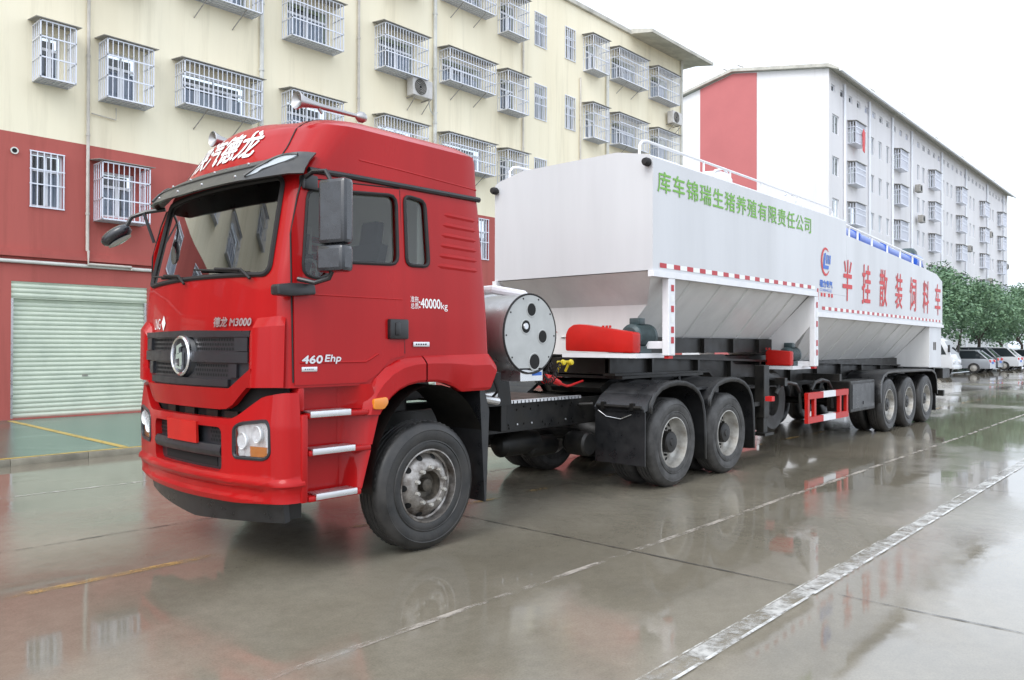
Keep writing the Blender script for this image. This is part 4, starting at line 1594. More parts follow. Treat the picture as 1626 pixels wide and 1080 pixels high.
for y in (.55, 1.94):
    m = MB()
    for k in range(5):
        pts = [(WB + .69 + t, y, .72 + .03 * k + .10 * (t / (.75 - .06 * k)) ** 2 * 0 + .12 * (t / .75) ** 2) for t in lin(-.72 + .1 * k, .72 - .1 * k, 8)]
        for p, q in zip(pts, pts[1:]):
            m.prism([(p[0], p[2]), (q[0], q[2]), (q[0], q[2] + .025), (p[0], p[2] + .025)], 1, y - .04, y + .04)
    m.build('leaf_spring', 'frame', tr, smooth=0)
for (x, y, z, r, l) in ((2.15, .55, .62, .14, .62), (2.35, .5, .55, .12, .5)):
    m = MB()
    m.lathe([(0, -l / 2 - .04), (r * .7, -l / 2 - .02), (r, -l / 2 + .03), (r, l / 2 - .03), (r * .7, l / 2 + .02), (0, l / 2 + .04)], (2.35 if z > .6 else 2.75, 1.15, z - .05), 0, 20)
    m.build('air_tank', 'frame', tr)
m = MB()
m.lathe([(0, -.17), (.12, -.17), (.14, -.14), (.14, .1), (.10, .16), (.04, .2), (.0, .2)], (2.95, .72, .55), 1, 20)
m.build('brake_chamber', 'frame', tr)
m = MB()
m.box((1.1, 1.75, .45), (2.7, 2.4, 1.0), bev=.08)
m.build('fuel_tank', 'frame', tr)
# deck plate and clutter behind the cab
m = MB()
m.box((1.42, .70, 1.075), (2.95, 1.79, 1.10))
for k in range(24):
    pass
m.build('deck_plate', 'frame', tr, smooth=0)
rr = random.Random(3)
for k in range(9):
    m = MB()
    x, y = .9 + rr.random() * .3, .35 + rr.random() * .5
    m.tube([(x, y, 1.45 + rr.random() * .3), (x + rr.uniform(-.1, .15), y + rr.uniform(-.1, .1), 1.25), (x + rr.uniform(.0, .3), y + .2, 1.12 - .1 * rr.random())], .014 + .012 * rr.random(), 7)
    m.build('hose', 'seam' if k % 3 else 'frame', tr)
m = MB()
m.box((.92, .45, 1.16), (1.3, .75, 1.23), bev=.02)
m.cyl((.9, .4, 1.2), (1.25, .42, 1.14), .04, 10)
m.build('valve_block', 'alu', tr)
for x in (1.12, 1.52):
    m = MB()
    m.box((x, .62, .80), (x + .09, .80, 1.40), bev=.008)
    m.build('tank_bracket', 'frame', tr, smooth=0)
m = MB()
for k in range(24): m.box((1.45 + k * .062, .66, 1.078), (1.495 + k * .062, .699, 1.104))
m.box((1.42, .665, 1.105), (2.92, .70, 1.112))
m.build('deck_edge', 'alu', tr, smooth=0)
# fifth wheel
m = MB()
m.prism([(3.55, 1.16), (3.75, 1.26), (4.95, 1.26), (5.35, 1.12), (3.6, 1.10)], 1, .85, 1.64)
m.build('fifth_wheel', 'frame', tr, smooth=0)

# gas cylinder across the back of the cab
LX, LZ, LR = 1.36, 1.80, .385
m = MB()
m.lathe([(LR - .012, .012), (LR, .02), (LR, .05), (LR - .006, .06), (LR - .006, .5), (LR + .012, .51), (LR + .012, .58), (LR - .006, .59), (LR - .006, 1.75), (LR + .012, 1.76), (LR + .012, 1.83), (LR - .006, 1.84), (LR - .02, 2.25), (LR * .7, 2.36), (0, 2.4)], (LX, .08, LZ), 1, 64)
lg = m.build('gas_cylinder', 'lng', tr)
m = MB()
m.tube([(LX + (LR - .004) * math.cos(a), .088, LZ + (LR - .004) * math.sin(a)) for a in lin(0, 2 * PI, 56)], .010, 6)
m.build('cylinder_rim', 'seam', lg)
m = MB()
ang = [a for a in lin(R(-63), R(243), 60)]
m.prism([(LX + (LR - .014) * math.cos(a), LZ + (LR - .014) * math.sin(a)) for a in ang], 1, .083, .095)
ep_ = m.build('end_plate', 'endcap', lg)
for u, v, r in ((.02, .60, .066), (-.19, .17, .066), (.45, -.07, .066), (.14, -.70, .08)):
    m = MB()
    c = (LX + u * LR, .0795, LZ + v * LR)
    m.lathe([(r * .8, .02), (r * .86, .004), (r, -.002), (r * 1.1, 0), (r * 1.12, .002)], c, 1, 24, 0)
    m.lathe([(0, -.0008), (r * .9, -.0008)], c, 1, 24, 1)
    if u < 0: m.lathe([(r * .0, -.012), (r * .45, -.012), (r * .5, -.002)], (c[0] - .008, c[1], c[2] + .005), 1, 14, 2)
    m.build('gauge_hole', ['endcap', 'hole', 'alu'], ep_)
for a in lin(R(-40), R(220), 7):
    m = MB()
    m.lathe([(0, .006), (.008, .005), (.009, 0)], (LX + (LR - .035) * math.cos(a), .083, LZ + (LR - .035) * math.sin(a)), 1, 8, sgn=-1)
    m.build('screw', 'frame', ep_)
m = MB()
m.box((LX - .13, .10, LZ - .46), (LX + .2, .36, LZ - .345), bev=.006)
bx = m.build('valve_box', 'alu', lg, smooth=0)
m = MB()
m.box((LX + .04, .0965, LZ - .405), (LX + .18, .0995, LZ - .37))
m.build('sticker', 'bluetxt', bx, smooth=0)
for y in (.6, 1.85):
    m = MB()
    m.prism([(LX - .3, 1.07), (LX + .3, 1.07), (LX + .22, LZ - .3), (LX + .1, LZ - .35), (LX - .1, LZ - .35), (LX - .22, LZ - .3)], 1, y, y + .06)
    m.build('cradle', 'frame', lg, smooth=0)
m = MB()
m.tube([(1.75, 1.2, 2.28), (1.7, .9, 2.28), (1.86, .62, 2.22), (1.95, .55, 2.1), (1.95, .55, 2.02)], .05, 10)
m.build('gas_pipe', 'white2', tr)
# coiled air lines with yellow couplings
m = MB()
for k, y in enumerate((.62, .74)):
    pts = []
    for i in range(150):
        t = i / 149
        a = t * 2 * PI * 15
        c = Vector((1.86, y - .15, 1.62)).lerp(Vector((2.36, y - .1, 1.50)), t) + Vector((0, 0, -.26 * math.sin(t * PI)))
        pts.append(c + Vector((.012 * math.cos(a), .035 * math.cos(a), .035 * math.sin(a))))
    m.tube(pts, .007, 5)
m.build('coiled_air_line', 'seam', tr)
for dx_, dz_ in ((0, 0), (.14, .0)):
    m = MB()
    m.lathe([(0, -.03), (.028, -.025), (.034, 0), (.018, .03), (.018, .07), (0, .075)], (2.40 + dx_, .52, 1.50 + dz_), 1, 12)
    m.cyl((2.40 + dx_, .55, 1.48), (2.41 + dx_, .6, 1.40), .014, 8)
    m.build('air_coupling', 'yellow', tr)

# mudguards over the drive wheels
for far in (False, True):
    Y = lambda y: 2 * YC - y if far else y
    for X in (WB, WB + 1.38):
        m = MB()
        pr = [(X - .62, .93), (X - .60, 1.03), (X - .52, 1.13), (X - .38, 1.21), (X - .2, 1.25), (X, 1.265), (X + .2, 1.25), (X + .38, 1.2), (X + .52, 1.12), (X + .62, 1.0), (X + .67, .85), (X + .695, .6), (X + .70, .26)]
        if X > WB: pr = [(X - .655, .84)] + pr[1:] if False else pr
        rows = []
        for i, (px, pz) in enumerate(pr):
            k = Vector((X - px, .6 - pz)).normalized() * .05
            rows.append([(px + k.x, Y(-.03), pz + k.y), (px, Y(-.03), pz), (px - .0, Y(-.012), pz + .006), (px, Y(.05), pz - .004), (px, Y(.66), pz - .004), (px + k.x, Y(.66), pz + k.y)])
        m.grid(rows)
        mg = m.build('mudguard', 'black', tr, smooth=50)
        md = mg.modifiers.new('thick', 'SOLIDIFY')
        md.thickness = .008
        if X == WB:
            m = MB()
            a, b = min(Y(-.02), Y(.67)), max(Y(-.02), Y(.67))
            m.box((X - .70, a, .32), (X - .685, b, .93))
            m.build('mud_flap', 'black', mg, smooth=0)
            m = MB()
            m.prism([(X - .72, .93), (X - .72, .965), (X - .60, 1.09), (X - .5, 1.14), (X - .5, 1.10), (X - .64, .95)], 1, a, b)
            m.build('front_edge', 'black', mg)
            m = MB()
            m.tube([(X - .74, Y(.0), .985), (X - .74, Y(.62), .985)], .02, 8)
            m.tube([(X - .76, Y(.66), 1.0), (X - .85, Y(.8), .99)], .022, 8)
            for yy in (.1, .5):
                m.box((X - .76, min(Y(yy), Y(yy + .05)), .95), (X - .71, max(Y(yy), Y(yy + .05)), 1.03))
            m.build('clamp_rod', 'frame', mg)
            m = MB()
            m.tube([(X - .715, Y(.62), .93), (X - .715, Y(.5), .86), (X - .715, Y(.3), .84), (X - .715, Y(.15), .90)], .005, 5)
            m.build('cord', 'alu', mg)
    m = MB()
    m.box((WB + .5, min(Y(.05), Y(.5)), 1.13), (WB + .9, max(Y(.05), Y(.5)), 1.16))
    m.cyl((WB + .62, Y(.3), 1.16), (WB + .60, Y(.3), 1.30), .018, 8)
    m.build('mudguard_bridge', 'black', tr)
    m = MB()
    m.prism([(WB + .55, 1.255), (WB + .9, 1.33), (WB + 1.6, 1.32), (WB + 2.1, 1.18), (WB + 2.15, 1.1), (WB + .6, 1.1)], 1, Y(.7) - .02, Y(.7) + .02)
    m.build('inner_guard', 'frame', tr, smooth=0)

# mirrors, mirror foot, horns
def mirror(far):
    Y = lambda y: 2 * YC - y if far else y
    def bx(m, c, sz, rot):
        n0 = len(m.bm.verts)
        m.box((-sz[0] / 2, -sz[1] / 2, -sz[2] / 2), (sz[0] / 2, sz[1] / 2, sz[2] / 2), bev=.03)
        m.bm.verts.ensure_lookup_table()
        mt = Matrix.Translation((c[0], Y(c[1]), c[2])) @ Matrix.Rotation(-rot if far else rot, 4, 'Z')
        for v in m.bm.verts[n0:]: v.co = mt @ v.co
    m = MB()
    bx(m, (-1.09, -.22, 2.625), (.11, .245, .46), R(14))
    bx(m, (-1.09, -.21, 2.295), (.13, .245, .19), R(14))
    mo = m.build('mirror', 'mirrorcase', tr, smooth=20)
    m = MB()
    for c, hz, gx in ((2.625, .185, -1.033), (2.295, .055, -1.023)):
        pts = [(gx, -.295, c - hz), (gx, -.145, c - hz), (gx, -.145, c + hz), (gx, -.295, c + hz)]
        mt = Matrix.Translation((-1.09, -.22, 0)) @ Matrix.Rotation(R(14), 4, 'Z') @ Matrix.Translation((1.09, .22, 0))
        m.poly([((mt @ Vector(p)).x, Y((mt @ Vector(p)).y), p[2]) for p in pts])
    m.build('mirror_glass', 'mirror', mo, smooth=0)
    m = MB()
    m.tube([(-1.13, Y(.12), 2.90), (-1.14, Y(-.02), 2.93), (-1.12, Y(-.14), 2.92), (-1.1, Y(-.18), 2.84)], .017, 8)
    m.build('mirror_arm', 'black', mo)
    m = MB()
    m.tube([(-1.22, Y(.05), 2.16), (-1.15, Y(-.06), 2.13), (-1.1, Y(-.16), 2.16), (-1.09, Y(-.18), 2.21)], .017, 8)
    m.build('mirror_arm', 'black', mo)
    m = MB()
    m.box((-1.15, min(Y(.08), Y(.16)), 2.82), (-1.03, max(Y(.08), Y(.16)), 2.93), bev=.015)
    m.build('mirror_bracket', 'black', mo)
    m = MB()
    m.prism(rpoly([(-1.41, 2.035), (-1.41, 2.11), (-1.3, 2.125), (-1.11, 2.125), (-1.10, 2.05), (-1.3, 2.03)], .02), 1, min(Y(-.005), Y(.1)), max(Y(-.005), Y(.1)), bev=.012)
    m.build('mirror_foot', 'black', mo)
    return mo
mirror(False)
# far side mirror on a forward arm
m = MB()
m.lathe([(0, -.145), (.045, -.135), (.075, -.10), (.09, -.04), (.092, .03), (.08, .09), (.055, .128), (0, .145)], (0, 0, 0), 0, 28)
ax = Vector((.56, -.62, .52)).normalized()
mt = Matrix.Translation((-1.48, 2.62, 2.68)) @ ax.to_track_quat('X', 'Z').to_matrix().to_4x4() @ Matrix.Diagonal((1, 1, .72, 1))
for v in m.bm.verts: v.co = mt @ v.co
fm = m.build('front_mirror', 'mirrorcase', tr, smooth=60)
m = MB()
m.tube([(-1.15, 2.36, 2.93), (-1.28, 2.46, 2.90), (-1.38, 2.54, 2.85), (-1.42, 2.56, 2.76)], .019, 8)
m.build('mirror_arm', 'black', fm)
m = MB()
m.tube([(-1.30, 2.47, 2.89), (-1.23, 2.41, 2.62)], .015, 8)
m.build('mirror_arm', 'black', fm)
m = MB()
m.lathe([(0, .05), (.05, .05), (.068, .044)], (0, 0, 0), 2, 24)
mg2 = Matrix.Translation((-1.48, 2.62, 2.68)) @ ax.to_track_quat('X', 'Z').to_matrix().to_4x4() @ Matrix.Diagonal((1.7, 1, -1.42, 1))
for v in m.bm.verts: v.co = mg2 @ v.co
m.build('mirror_glass', 'mirror', fm, smooth=60)
for yy in (.50, 1.86):
    m = MB()
    zz = 3.595 if yy < 1 else 3.53
    m.lathe([(0, .03), (.05, .008), (.068, -.006), (.072, 0), (.062, .02), (.045, .06), (.032, .12), (.022, .22), (.018, .45), (.016, .56), (.03, .575), (.045, .60), (.045, .63), (.03, .655), (0, .66)], (-.95, yy, zz), 0, 28)
    m.cyl((-.33, yy, zz - .03), (-.33, yy, 3.57), .022, 10)
    m.cyl((-.75, yy, zz - .02), (-.72, yy, 3.54), .012, 8)
    m.build('air_horn', 'horn', tr)

# lettering on the cab side
text('weight_lettering', '准拖\n总质', .085, lambda u, v, d: (-.155 + u, yside(2.03 + v) - .003 - d, 1.985 + v), 'wtxt', tr, fit=(.085, .105))
text('weight_lettering', ':40000', .1, lambda u, v, d: (-.065 + u, yside(2.03 + v) - .003 - d, 1.995 + v), 'wtxt', tr, bold=.002, fit=(.235, .08))
text('weight_lettering', 'kg', .1, lambda u, v, d: (.18 + u, yside(2.03 + v) - .003 - d, 1.975 + v), 'wtxt', tr, fit=(.075, .075))
text('power_badge', '460', .09, lambda u, v, d: (-1.19 + u + .15 * v, yside(1.56) - .012 - d, 1.555 + v), 'alu', tr, bold=.003, fit=(.17, .055), thick=.004)
text('power_badge', 'Ehp', .09, lambda u, v, d: (-1.0 + u + .2 * v, yside(1.56) - .012 - d, 1.55 + v), 'alu', tr, bold=.002, fit=(.14, .065), thick=.004)
def badge(x0, x1, z0, z1, name, tx):
    m = MB()
    y = yside((z0 + z1) / 2)
    m.box((x0, y - .016, z0), (x1, y - .004, z1), bev=.003)
    b = m.build(name, 'alu', tr)
    m = MB()
    for k in range(5):
        w_ = (x1 - x0 - .05) / 5
        m.box((x0 + .025 + k * w_, y - .0175, z0 + .014), (x0 + .02 + (k + .8) * w_, y - .0162, z1 - .014))
    m.build('badge_marks', 'seam', b, smooth=0)
badge(-1.19, -1.06, 1.495, 1.53, 'side_badge', '')
badge(-.145, .03, 1.675, 1.715, 'side_badge', '')

# things lying on the dashboard
m = MB()
m.prism([(-1.18, 2.181), (-1.0, 2.138), (-1.0, 2.143), (-1.18, 2.186)], 1, .42, .72)
tag(m.build('paper', 'paper', None, smooth=0), 'white sheet of paper on the dashboard beside the steering wheel', 'paper')
m = MB()
m.prism([(-1.20, 2.178), (-1.02, 2.150), (-1.02, 2.156), (-1.20, 2.184)], 1, .86, 1.12)
tag(m.build('paper', 'paper', None, smooth=0), 'smaller white paper in the middle of the dashboard behind the windscreen', 'paper')
for k, y in enumerate((1.30, 1.42, 1.55)):
    m = MB()
    m.lathe([(0, 0), (.05, 0), (.058, .02), (.045, .05), (.05, .065), (.02, .085), (0, .09)], (-1.17, y, 2.165), 2, 14)
    tag(m.build('ornament', 'gold', None), 'small golden ornament in the row along the dashboard', 'ornament', 'golden ornaments on the dashboard')
# ------------------------------------------------------------------ semi-trailer
tl = empty('semi_trailer', (10, 1.25, 0))
tag(tl, 'white bulk feed semi trailer with two hopper tanks hitched behind the red truck', 'trailer')
def tank(name, xf, xr, zb, ztop, yw=2.5, rear_cham=False, xb=None):
    """closed body: flat sides, lid sloping in from both edges"""
    m = MB()
    def sec(x, zt):
        return [(x, 0, zb(x)), (x, 0, zt), (x, .06, zt + .04), (x, .50, zt + .13), (x, 2.0, zt + .13), (x, 2.44, zt + .04), (x, 2.5, zt), (x, 2.5, zb(x))]
    xs = xb or [xf, xr]
    rows = [sec(x, ztop(x)) for x in xs]
    V = m.grid(rows)
    m.bm.faces.new(V[0])
    m.bm.faces.new(V[-1][::-1])
    n = len(xs)
    for i in range(n - 1): m.bm.faces.new((V[i][0], V[i + 1][0], V[i + 1][-1], V[i][-1]))
    bmesh.ops.recalc_face_normals(m.bm, faces=m.bm.faces[:])
    return m.build(name, 'white', tl, smooth=20)
T1 = tank('front_tank', 3.40, 9.68, lambda x: 2.56 if x < 8.28 else 2.56, lambda x: 3.86)
ZB2 = lambda x: 2.235 - .006 * (x - 8.4)
T2 = tank('rear_tank', 8.3, 16.05, ZB2, None, xb=[8.3, 9.70, 14.9, 15.6, 16.05][1:] if False else None) if False else None
m = MB()
def sec2(x, zt): return [(x, 0, ZB2(x)), (x, 0, zt), (x, .06, zt + .035), (x, .5, zt + .10), (x, 2.0, zt + .10), (x, 2.44, zt + .035), (x, 2.5, zt), (x, 2.5, ZB2(x))]
xs = [9.685, 12, 14.9, 15.55, 16.05]
zt2 = [3.62, 3.52, 3.385, 3.345, 3.20]
V = m.grid([sec2(x, z) for x, z in zip(xs, zt2)])
m.bm.faces.new(V[0])
m.bm.faces.new(V[-1])
for i in range(4): m.bm.faces.new((V[i][0], V[i + 1][0], V[i + 1][-1], V[i][-1]))
# lower front part that runs under the taller front tank
W_ = m.grid([[(x, 0, ZB2(x)), (x, 0, 2.558), (x, 2.5, 2.558), (x, 2.5, ZB2(x))] for x in (8.30, 9.684)], close=True)
bmesh.ops.recalc_face_normals(m.bm, faces=m.bm.faces[:])
T2 = m.build('rear_tank', 'white', tl, smooth=20)
# flange strips along the lower edges
def flange(a, b, za, zb, name='edge_flange'):
    for y0, y1 in ((-.025, .05), (2.45, 2.525)):
        m = MB()
        m.prism([(a, za - .07), (b, zb - .07), (b, zb + .002), (a, za + .002)], 1, y0, y1)
        m.build(name, 'white2', tl, smooth=0)
flange(3.38, 8.32, 2.555, 2.555)
flange(8.325, 16.07, 2.232, 2.188)
# reflective tape
def tape(x0, x1, zf, n, parent, side=-.004):
    m = MB()
    d = (x1 - x0) / n
    for i in range(n):
        a = x0 + d * i
        m.poly([(a, side, zf(a) - .028), (a + d * .48, side, zf(a) - .028), (a + d * .48, side, zf(a) + .028), (a, side, zf(a) + .028)], 0)
        m.poly([(a + d * .48, side, zf(a) - .028), (a + d, side, zf(a) - .028), (a + d, side, zf(a) + .028), (a + d * .48, side, zf(a) + .028)], 1)
    m.build('reflective_tape', ['tape_r', 'tape_w'], parent, smooth=0)
tape(3.55, 8.25, lambda x: 2.625, 15, T1)
tape(8.55, 16.0, lambda x: ZB2(x) + .075, 27, T2)
# hoppers: sloped sides, sloped fronts, end bulkheads
def hopper(name, x0, x1, zt, zb, xf, yin=.72, ribs=(), wall=1.42, zk=None):
    """trough with sloped sides; the front slopes in, then drops steeply below height zk"""
    m = MB()
    zk = zb if zk is None else zk
    yk = .03 + (yin - .03) * (zt - zk) / (zt - zb)
    for Yy in (lambda y: y, lambda y: 2.5 - y):
        if zk > zb:
            m.poly([(x0, Yy(.03), zt), (x1, Yy(.03), zt), (x1, Yy(yin), zb), (xf + .03, Yy(yin), zb), (xf, Yy(yk), zk)])
        else:
            m.poly([(x0, Yy(.03), zt), (x1, Yy(.03), zt), (x1, Yy(yin), zb), (xf, Yy(yin), zb)])
    yo = 2.5 - yin
    m.grid([[(x0, .03, zt), (x0, 2.47, zt)], [(xf, yk, zk), (xf, 2.5 - yk, zk)]])
    if zk > zb:
        m.poly([(xf, yk, zk), (xf, 2.5 - yk, zk), (xf + .03, yo, zb), (xf + .03, yin, zb)])
        m.poly([(xf + .03, yin, zb), (xf + .03, yo, zb), (xf + .03, yo, zb - .21), (xf + .03, yin, zb - .21)])
    m.grid([[(xf, yin, zb), (xf, yo, zb)], [(x1, yin, zb), (x1, yo, zb)]])
    h = m.build(name, 'hop', tl, smooth=0)
    for rx in ribs:
        r_ = MB()
        dz = (zb - zt)
        px = lambda t, d: (rx + .16 * t, .03 + (yin - .03) * t - d, zt + dz * t - d * .8)
        r_.grid([[px(0, .002), px(1, .002)], [(px(0, .014)[0] + .015, *px(0, .014)[1:]), (px(1, .014)[0] + .015, *px(1, .014)[1:])], [(px(0, .002)[0] + .03, *px(0, .002)[1:]), (px(1, .002)[0] + .03, *px(1, .002)[1:])]])
        r_.build('hopper_rib', 'hop', h, smooth=0)
    for a, b in ((0, 1), (1, 0)):
        p = MB()
        Yy = (lambda y: y) if a == 0 else (lambda y: 2.5 - y)
        p.prism([(Yy(.01), zt), (Yy(yin), zb + .005), (Yy(yin), wall), (Yy(.55), wall)] + ([(Yy(.02), zt - .50)] if zk > zb else [(Yy(.02), wall)]), 0, x1 + .001, x1 + .02)
        p.build('end_bulkhead', 'hop', h, smooth=0)
    return h
h1 = hopper('front_hopper', 3.42, 8.20, 2.553, 1.80, 3.88, .75, (4.4, 5.2, 6.0, 6.8, 7.6), 1.45, 2.19)
h2 = hopper('rear_hopper', 8.33, 15.0, 2.19, 1.42, 9.1, .75, (9.4, 10.3, 11.2, 12.1, 13.0, 13.9), 1.22)
m = MB()
m.box((15.02, .02, 1.20), (16.03, 2.48, 2.13), bev=.01)
m.build('rear_housing', 'white', tl, smooth=0)
m = MB()
for k in (0, .13):
    m.box((15.35 + k, .014, 1.60), (15.43 + k, .019, 1.78))
m.build('small_marks', 'hubm', tl, smooth=0)
# L-shaped support legs with reflective strips
def leg(x, zt, zb, zbeam):
    m = MB()
    m.box((x, -.02, zb), (x + .15, .07, zt), bev=.008)
    m.box((x + .02, .072, zbeam - .05), (x + .13, .95, zbeam + .04), bev=.006)
    lg_ = m.build('support_leg', 'white2', tl, smooth=0)
    t = MB()
    n = 7
    for i in range(n):
        a = zb + .02 + (zt - zb - .05) * i / n
        b = zb + .02 + (zt - zb - .05) * (i + .62) / n
        t.poly([(x + .05, -.0235, a), (x + .115, -.0235, a), (x + .115, -.0235, b), (x + .05, -.0235, b)], 0 if i in (1, 2, 4, 6) else 1)
    t.build('reflective_strip', ['tape_r', 'tape_w'], lg_, smooth=0)
    t = MB()
    t.box((x + .03, -.0, zb - .035), (x + .13, .06, zb - .002))
    t.build('lamp', 'redtxt', lg_, smooth=0)
leg(3.72, 2.485, 1.57, 1.70)
leg(8.20, 2.485, 1.36, 1.40)
# belt guards and motors
def drive(x, z0, sc=1.0, wide=True):
    out_ = [(.24, 0), (1.24, .02), (1.24, .22), (1.20, .30), (1.12, .345), (1.02, .35), (.24, .24)] if wide else [(.24, 0), (.72, .0), (.72, .27), (.66, .30), (.24, .27)]
    m = MB()
    m.prism(rpoly([(.24 + (a - .24) * sc, z0 + b * sc) for a, b in out_], .03), 0, x, x + .16 * sc, bev=.008)
    g = m.build('belt_guard', 'red2', tl)
    m = MB()
    m.box((x + .01, .2, z0 - .06), (x + .75, 1.3 if wide else .8, z0 - .006))
    m.build('motor_base', 'white2', tl, smooth=0)
    m = MB()
    c = (x + .16 * sc + .02, .24 + .17 * sc, z0 + .20 * sc)
    r = .15 * sc
    pr = [(0, 0), (r * .7, 0), (r * .95, .03)]
    for i in range(14):
        a = .05 + i * .021 * sc
        pr += [(r, a), (r, a + .009), (r * .9, a + .011), (r * .9, a + .019 * sc)]
    e_ = pr[-1][1]
    pr += [(r * 1.02, e_), (r * 1.02, e_ + .05), (r * .85, e_ + .09), (r * .8, e_ + .085), (0, e_ + .085)]
    m.lathe(pr, c, 0, 28)
    m.box((c[0] + .1, c[1] - .07, c[2] + r - .01), (c[0] + .24, c[1] + .07, c[2] + r + .07), bev=.01)
    m.box((c[0] + .05, c[1] - .12, z0 - .005), (c[0] + .3, c[1] + .12, c[2] - r * .8))
    m.build('motor', 'motor', tl)
    for k in range(3):
        m = MB()
        m.lathe([(0, .03), (.015, .03), (.018, .0)], (x + .08, .62 + .05 * k, z0 + .30 * sc), 2, 8)
        m.build('bolt', 'red2', g)
drive(3.36, 1.60)
drive(7.85, 1.37, .85, False)
# chassis
for y0, y1 in ((.62, .80), (1.70, 1.88)):
    m = MB()
    ym = (y0 + y1) / 2
    up = [(3.55, 1.56), (3.55, 1.34), (5.9, 1.33), (6.35, 1.05), (16.3, .98), (16.3, 1.20), (6.9, 1.40), (6.5, 1.56)]
    m.prism(up, 1, ym - .01, ym + .01)
    m.prism([(3.55, 1.575), (3.55, 1.545), (16.3, 1.20), (16.3, 1.23)], 1, y0, y1)
    m.prism([(3.55, 1.345), (3.55, 1.315), (5.9, 1.305), (6.35, 1.025), (16.3, .96), (16.3, .99), (6.37, 1.055), (5.92, 1.335)], 1, y0 + .001, y1 - .001)
    for x in (4.4, 5.6, 6.6, 7.6, 8.8, 10, 11.2, 12.4, 13.6, 14.8):
        zt_ = 1.56 - .34 * (x - 3.55) / 12.75
        m.box((x, y0 + .01, 1.335 if x < 5.8 else 1.06), (x + .05, y1 - .01, zt_ - .01))
    m.build('frame_rail', 'frame', tl, smooth=0)
m = MB()
m.box((3.98, .70, 1.585), (8.2, 1.8, 1.795))
for x in (4.0, 4.9, 5.8, 6.7, 7.6): m.box((x, .64, 1.58), (x + .06, .698, 1.79))
m.build('hopper_bed', 'frame', tl, smooth=0)
m = MB()
m.prism([(9.1, 1.415), (15, 1.415), (15.0, 1.24), (9.1, 1.36)], 1, .70, 1.80)
m.build('hopper_bed', 'frame', tl, smooth=0)
for x in (5.0, 7.2, 9.5, 12, 15.5):
    m = MB()
    m.box((x, .05, 1.08), (x + .09, 2.45, 1.20))
    m.build('cross_member', 'frame', tl, smooth=0)
m = MB()
m.box((3.6, .55, 1.28), (5.6, 1.95, 1.312))
m.build('coupler_plate', 'frame', tl, smooth=0)
m = MB()
m.box((3.62, .82, 1.33), (9.0, 1.68, 1.53))
m.build('neck_plate', 'frame', tl, smooth=0)
m = MB()
m.box((3.915, .72, 1.56), (3.945, 2.1, 1.86))
m.build('front_plate', 'hop', tl, smooth=0)
# landing legs, hoops, side guard, tool box
for y in (.16, 2.2):
    m = MB()
    m.box((6.72, y, .62), (6.90, y + .15, 1.40), bev=.008)
    m.box((6.745, y + .02, .40), (6.875, y + .13, .62))
    m.box((6.66, y - .04, .36), (6.97, y + .19, .40))
    m.prism([(6.90, 1.30), (7.7, 1.12), (7.7, 1.06), (6.90, 1.2)], 1, y + .04, y + .1)
    m.box((6.5, y + .05, .80), (6.72, y + .11, .86))
    m.box((6.46, y + .05, .50), (6.51, y + .11, .86))
    m.build('landing_leg', 'frame', tl, smooth=0)
m = MB()
m.box((6.62, .0, .88), (6.72, .10, .95))
m.build('red_reflector', 'redtxt', tl, smooth=0)
for x in (7.62, 9.0):
    m = MB()
    m.tube([(x - .55, .14, .96), (x - .4, .14, 1.08), (x - .1, .14, 1.12), (x + .2, .14, 1.08), (x + .36, .14, .95), (x + .40, .14, .62)], .03, 8)
    m.build('carrier_hoop', 'frame', tl)
m = MB()
m.lathe([(.25, .02), (.33, .0), (.46, .0), (.52, .05), (.52, .22), (.46, .27), (.33, .27), (.25, .25)], (8.1, .62, .78), 1, 40)
m.lathe([(.25, .02), (.24, .12), (.1, .13), (0, .13)], (8.1, .62, .78), 1, 24)
m.build('spare_wheel', 'rubber', tl)
for side in (0, 1):
    y0, y1 = (-.01, .05) if side == 0 else (2.45, 2.51)
    m = MB()
    for z in (.455, .84):
        for a, b, c in ((7.95, 8.6, 0), (8.6, 9.15, 1), (9.15, 9.76, 0)):
            m.box((a, y0, z), (b, y1, z + .10), c)
    for x in (7.95, 8.22, 9.35, 9.68):
        m.box((x, y0 + .004, .556), (x + .075, y1 - .004, .839), 0)
    m.build('side_guard', ['red2', 'white2'], tl, smooth=0)
    a, b = (.03, .45) if side == 0 else (2.05, 2.47)
    m = MB()
    m.box((9.98, a, .50), (11.30, b, 1.06), bev=.02)
    tb = m.build('tool_box', 'frame', tl, smooth=0)
    m = MB()
    yy = (a - .012, a - .001) if side == 0 else (b + .001, b + .012)
    m.box((10.05, yy[0], .56), (11.23, yy[1], 1.0), bev=.004)
    m.box((10.6, yy[0] - .01, .62), (10.68, yy[1], .68))
    m.build('box_door', 'black', tb, smooth=0)
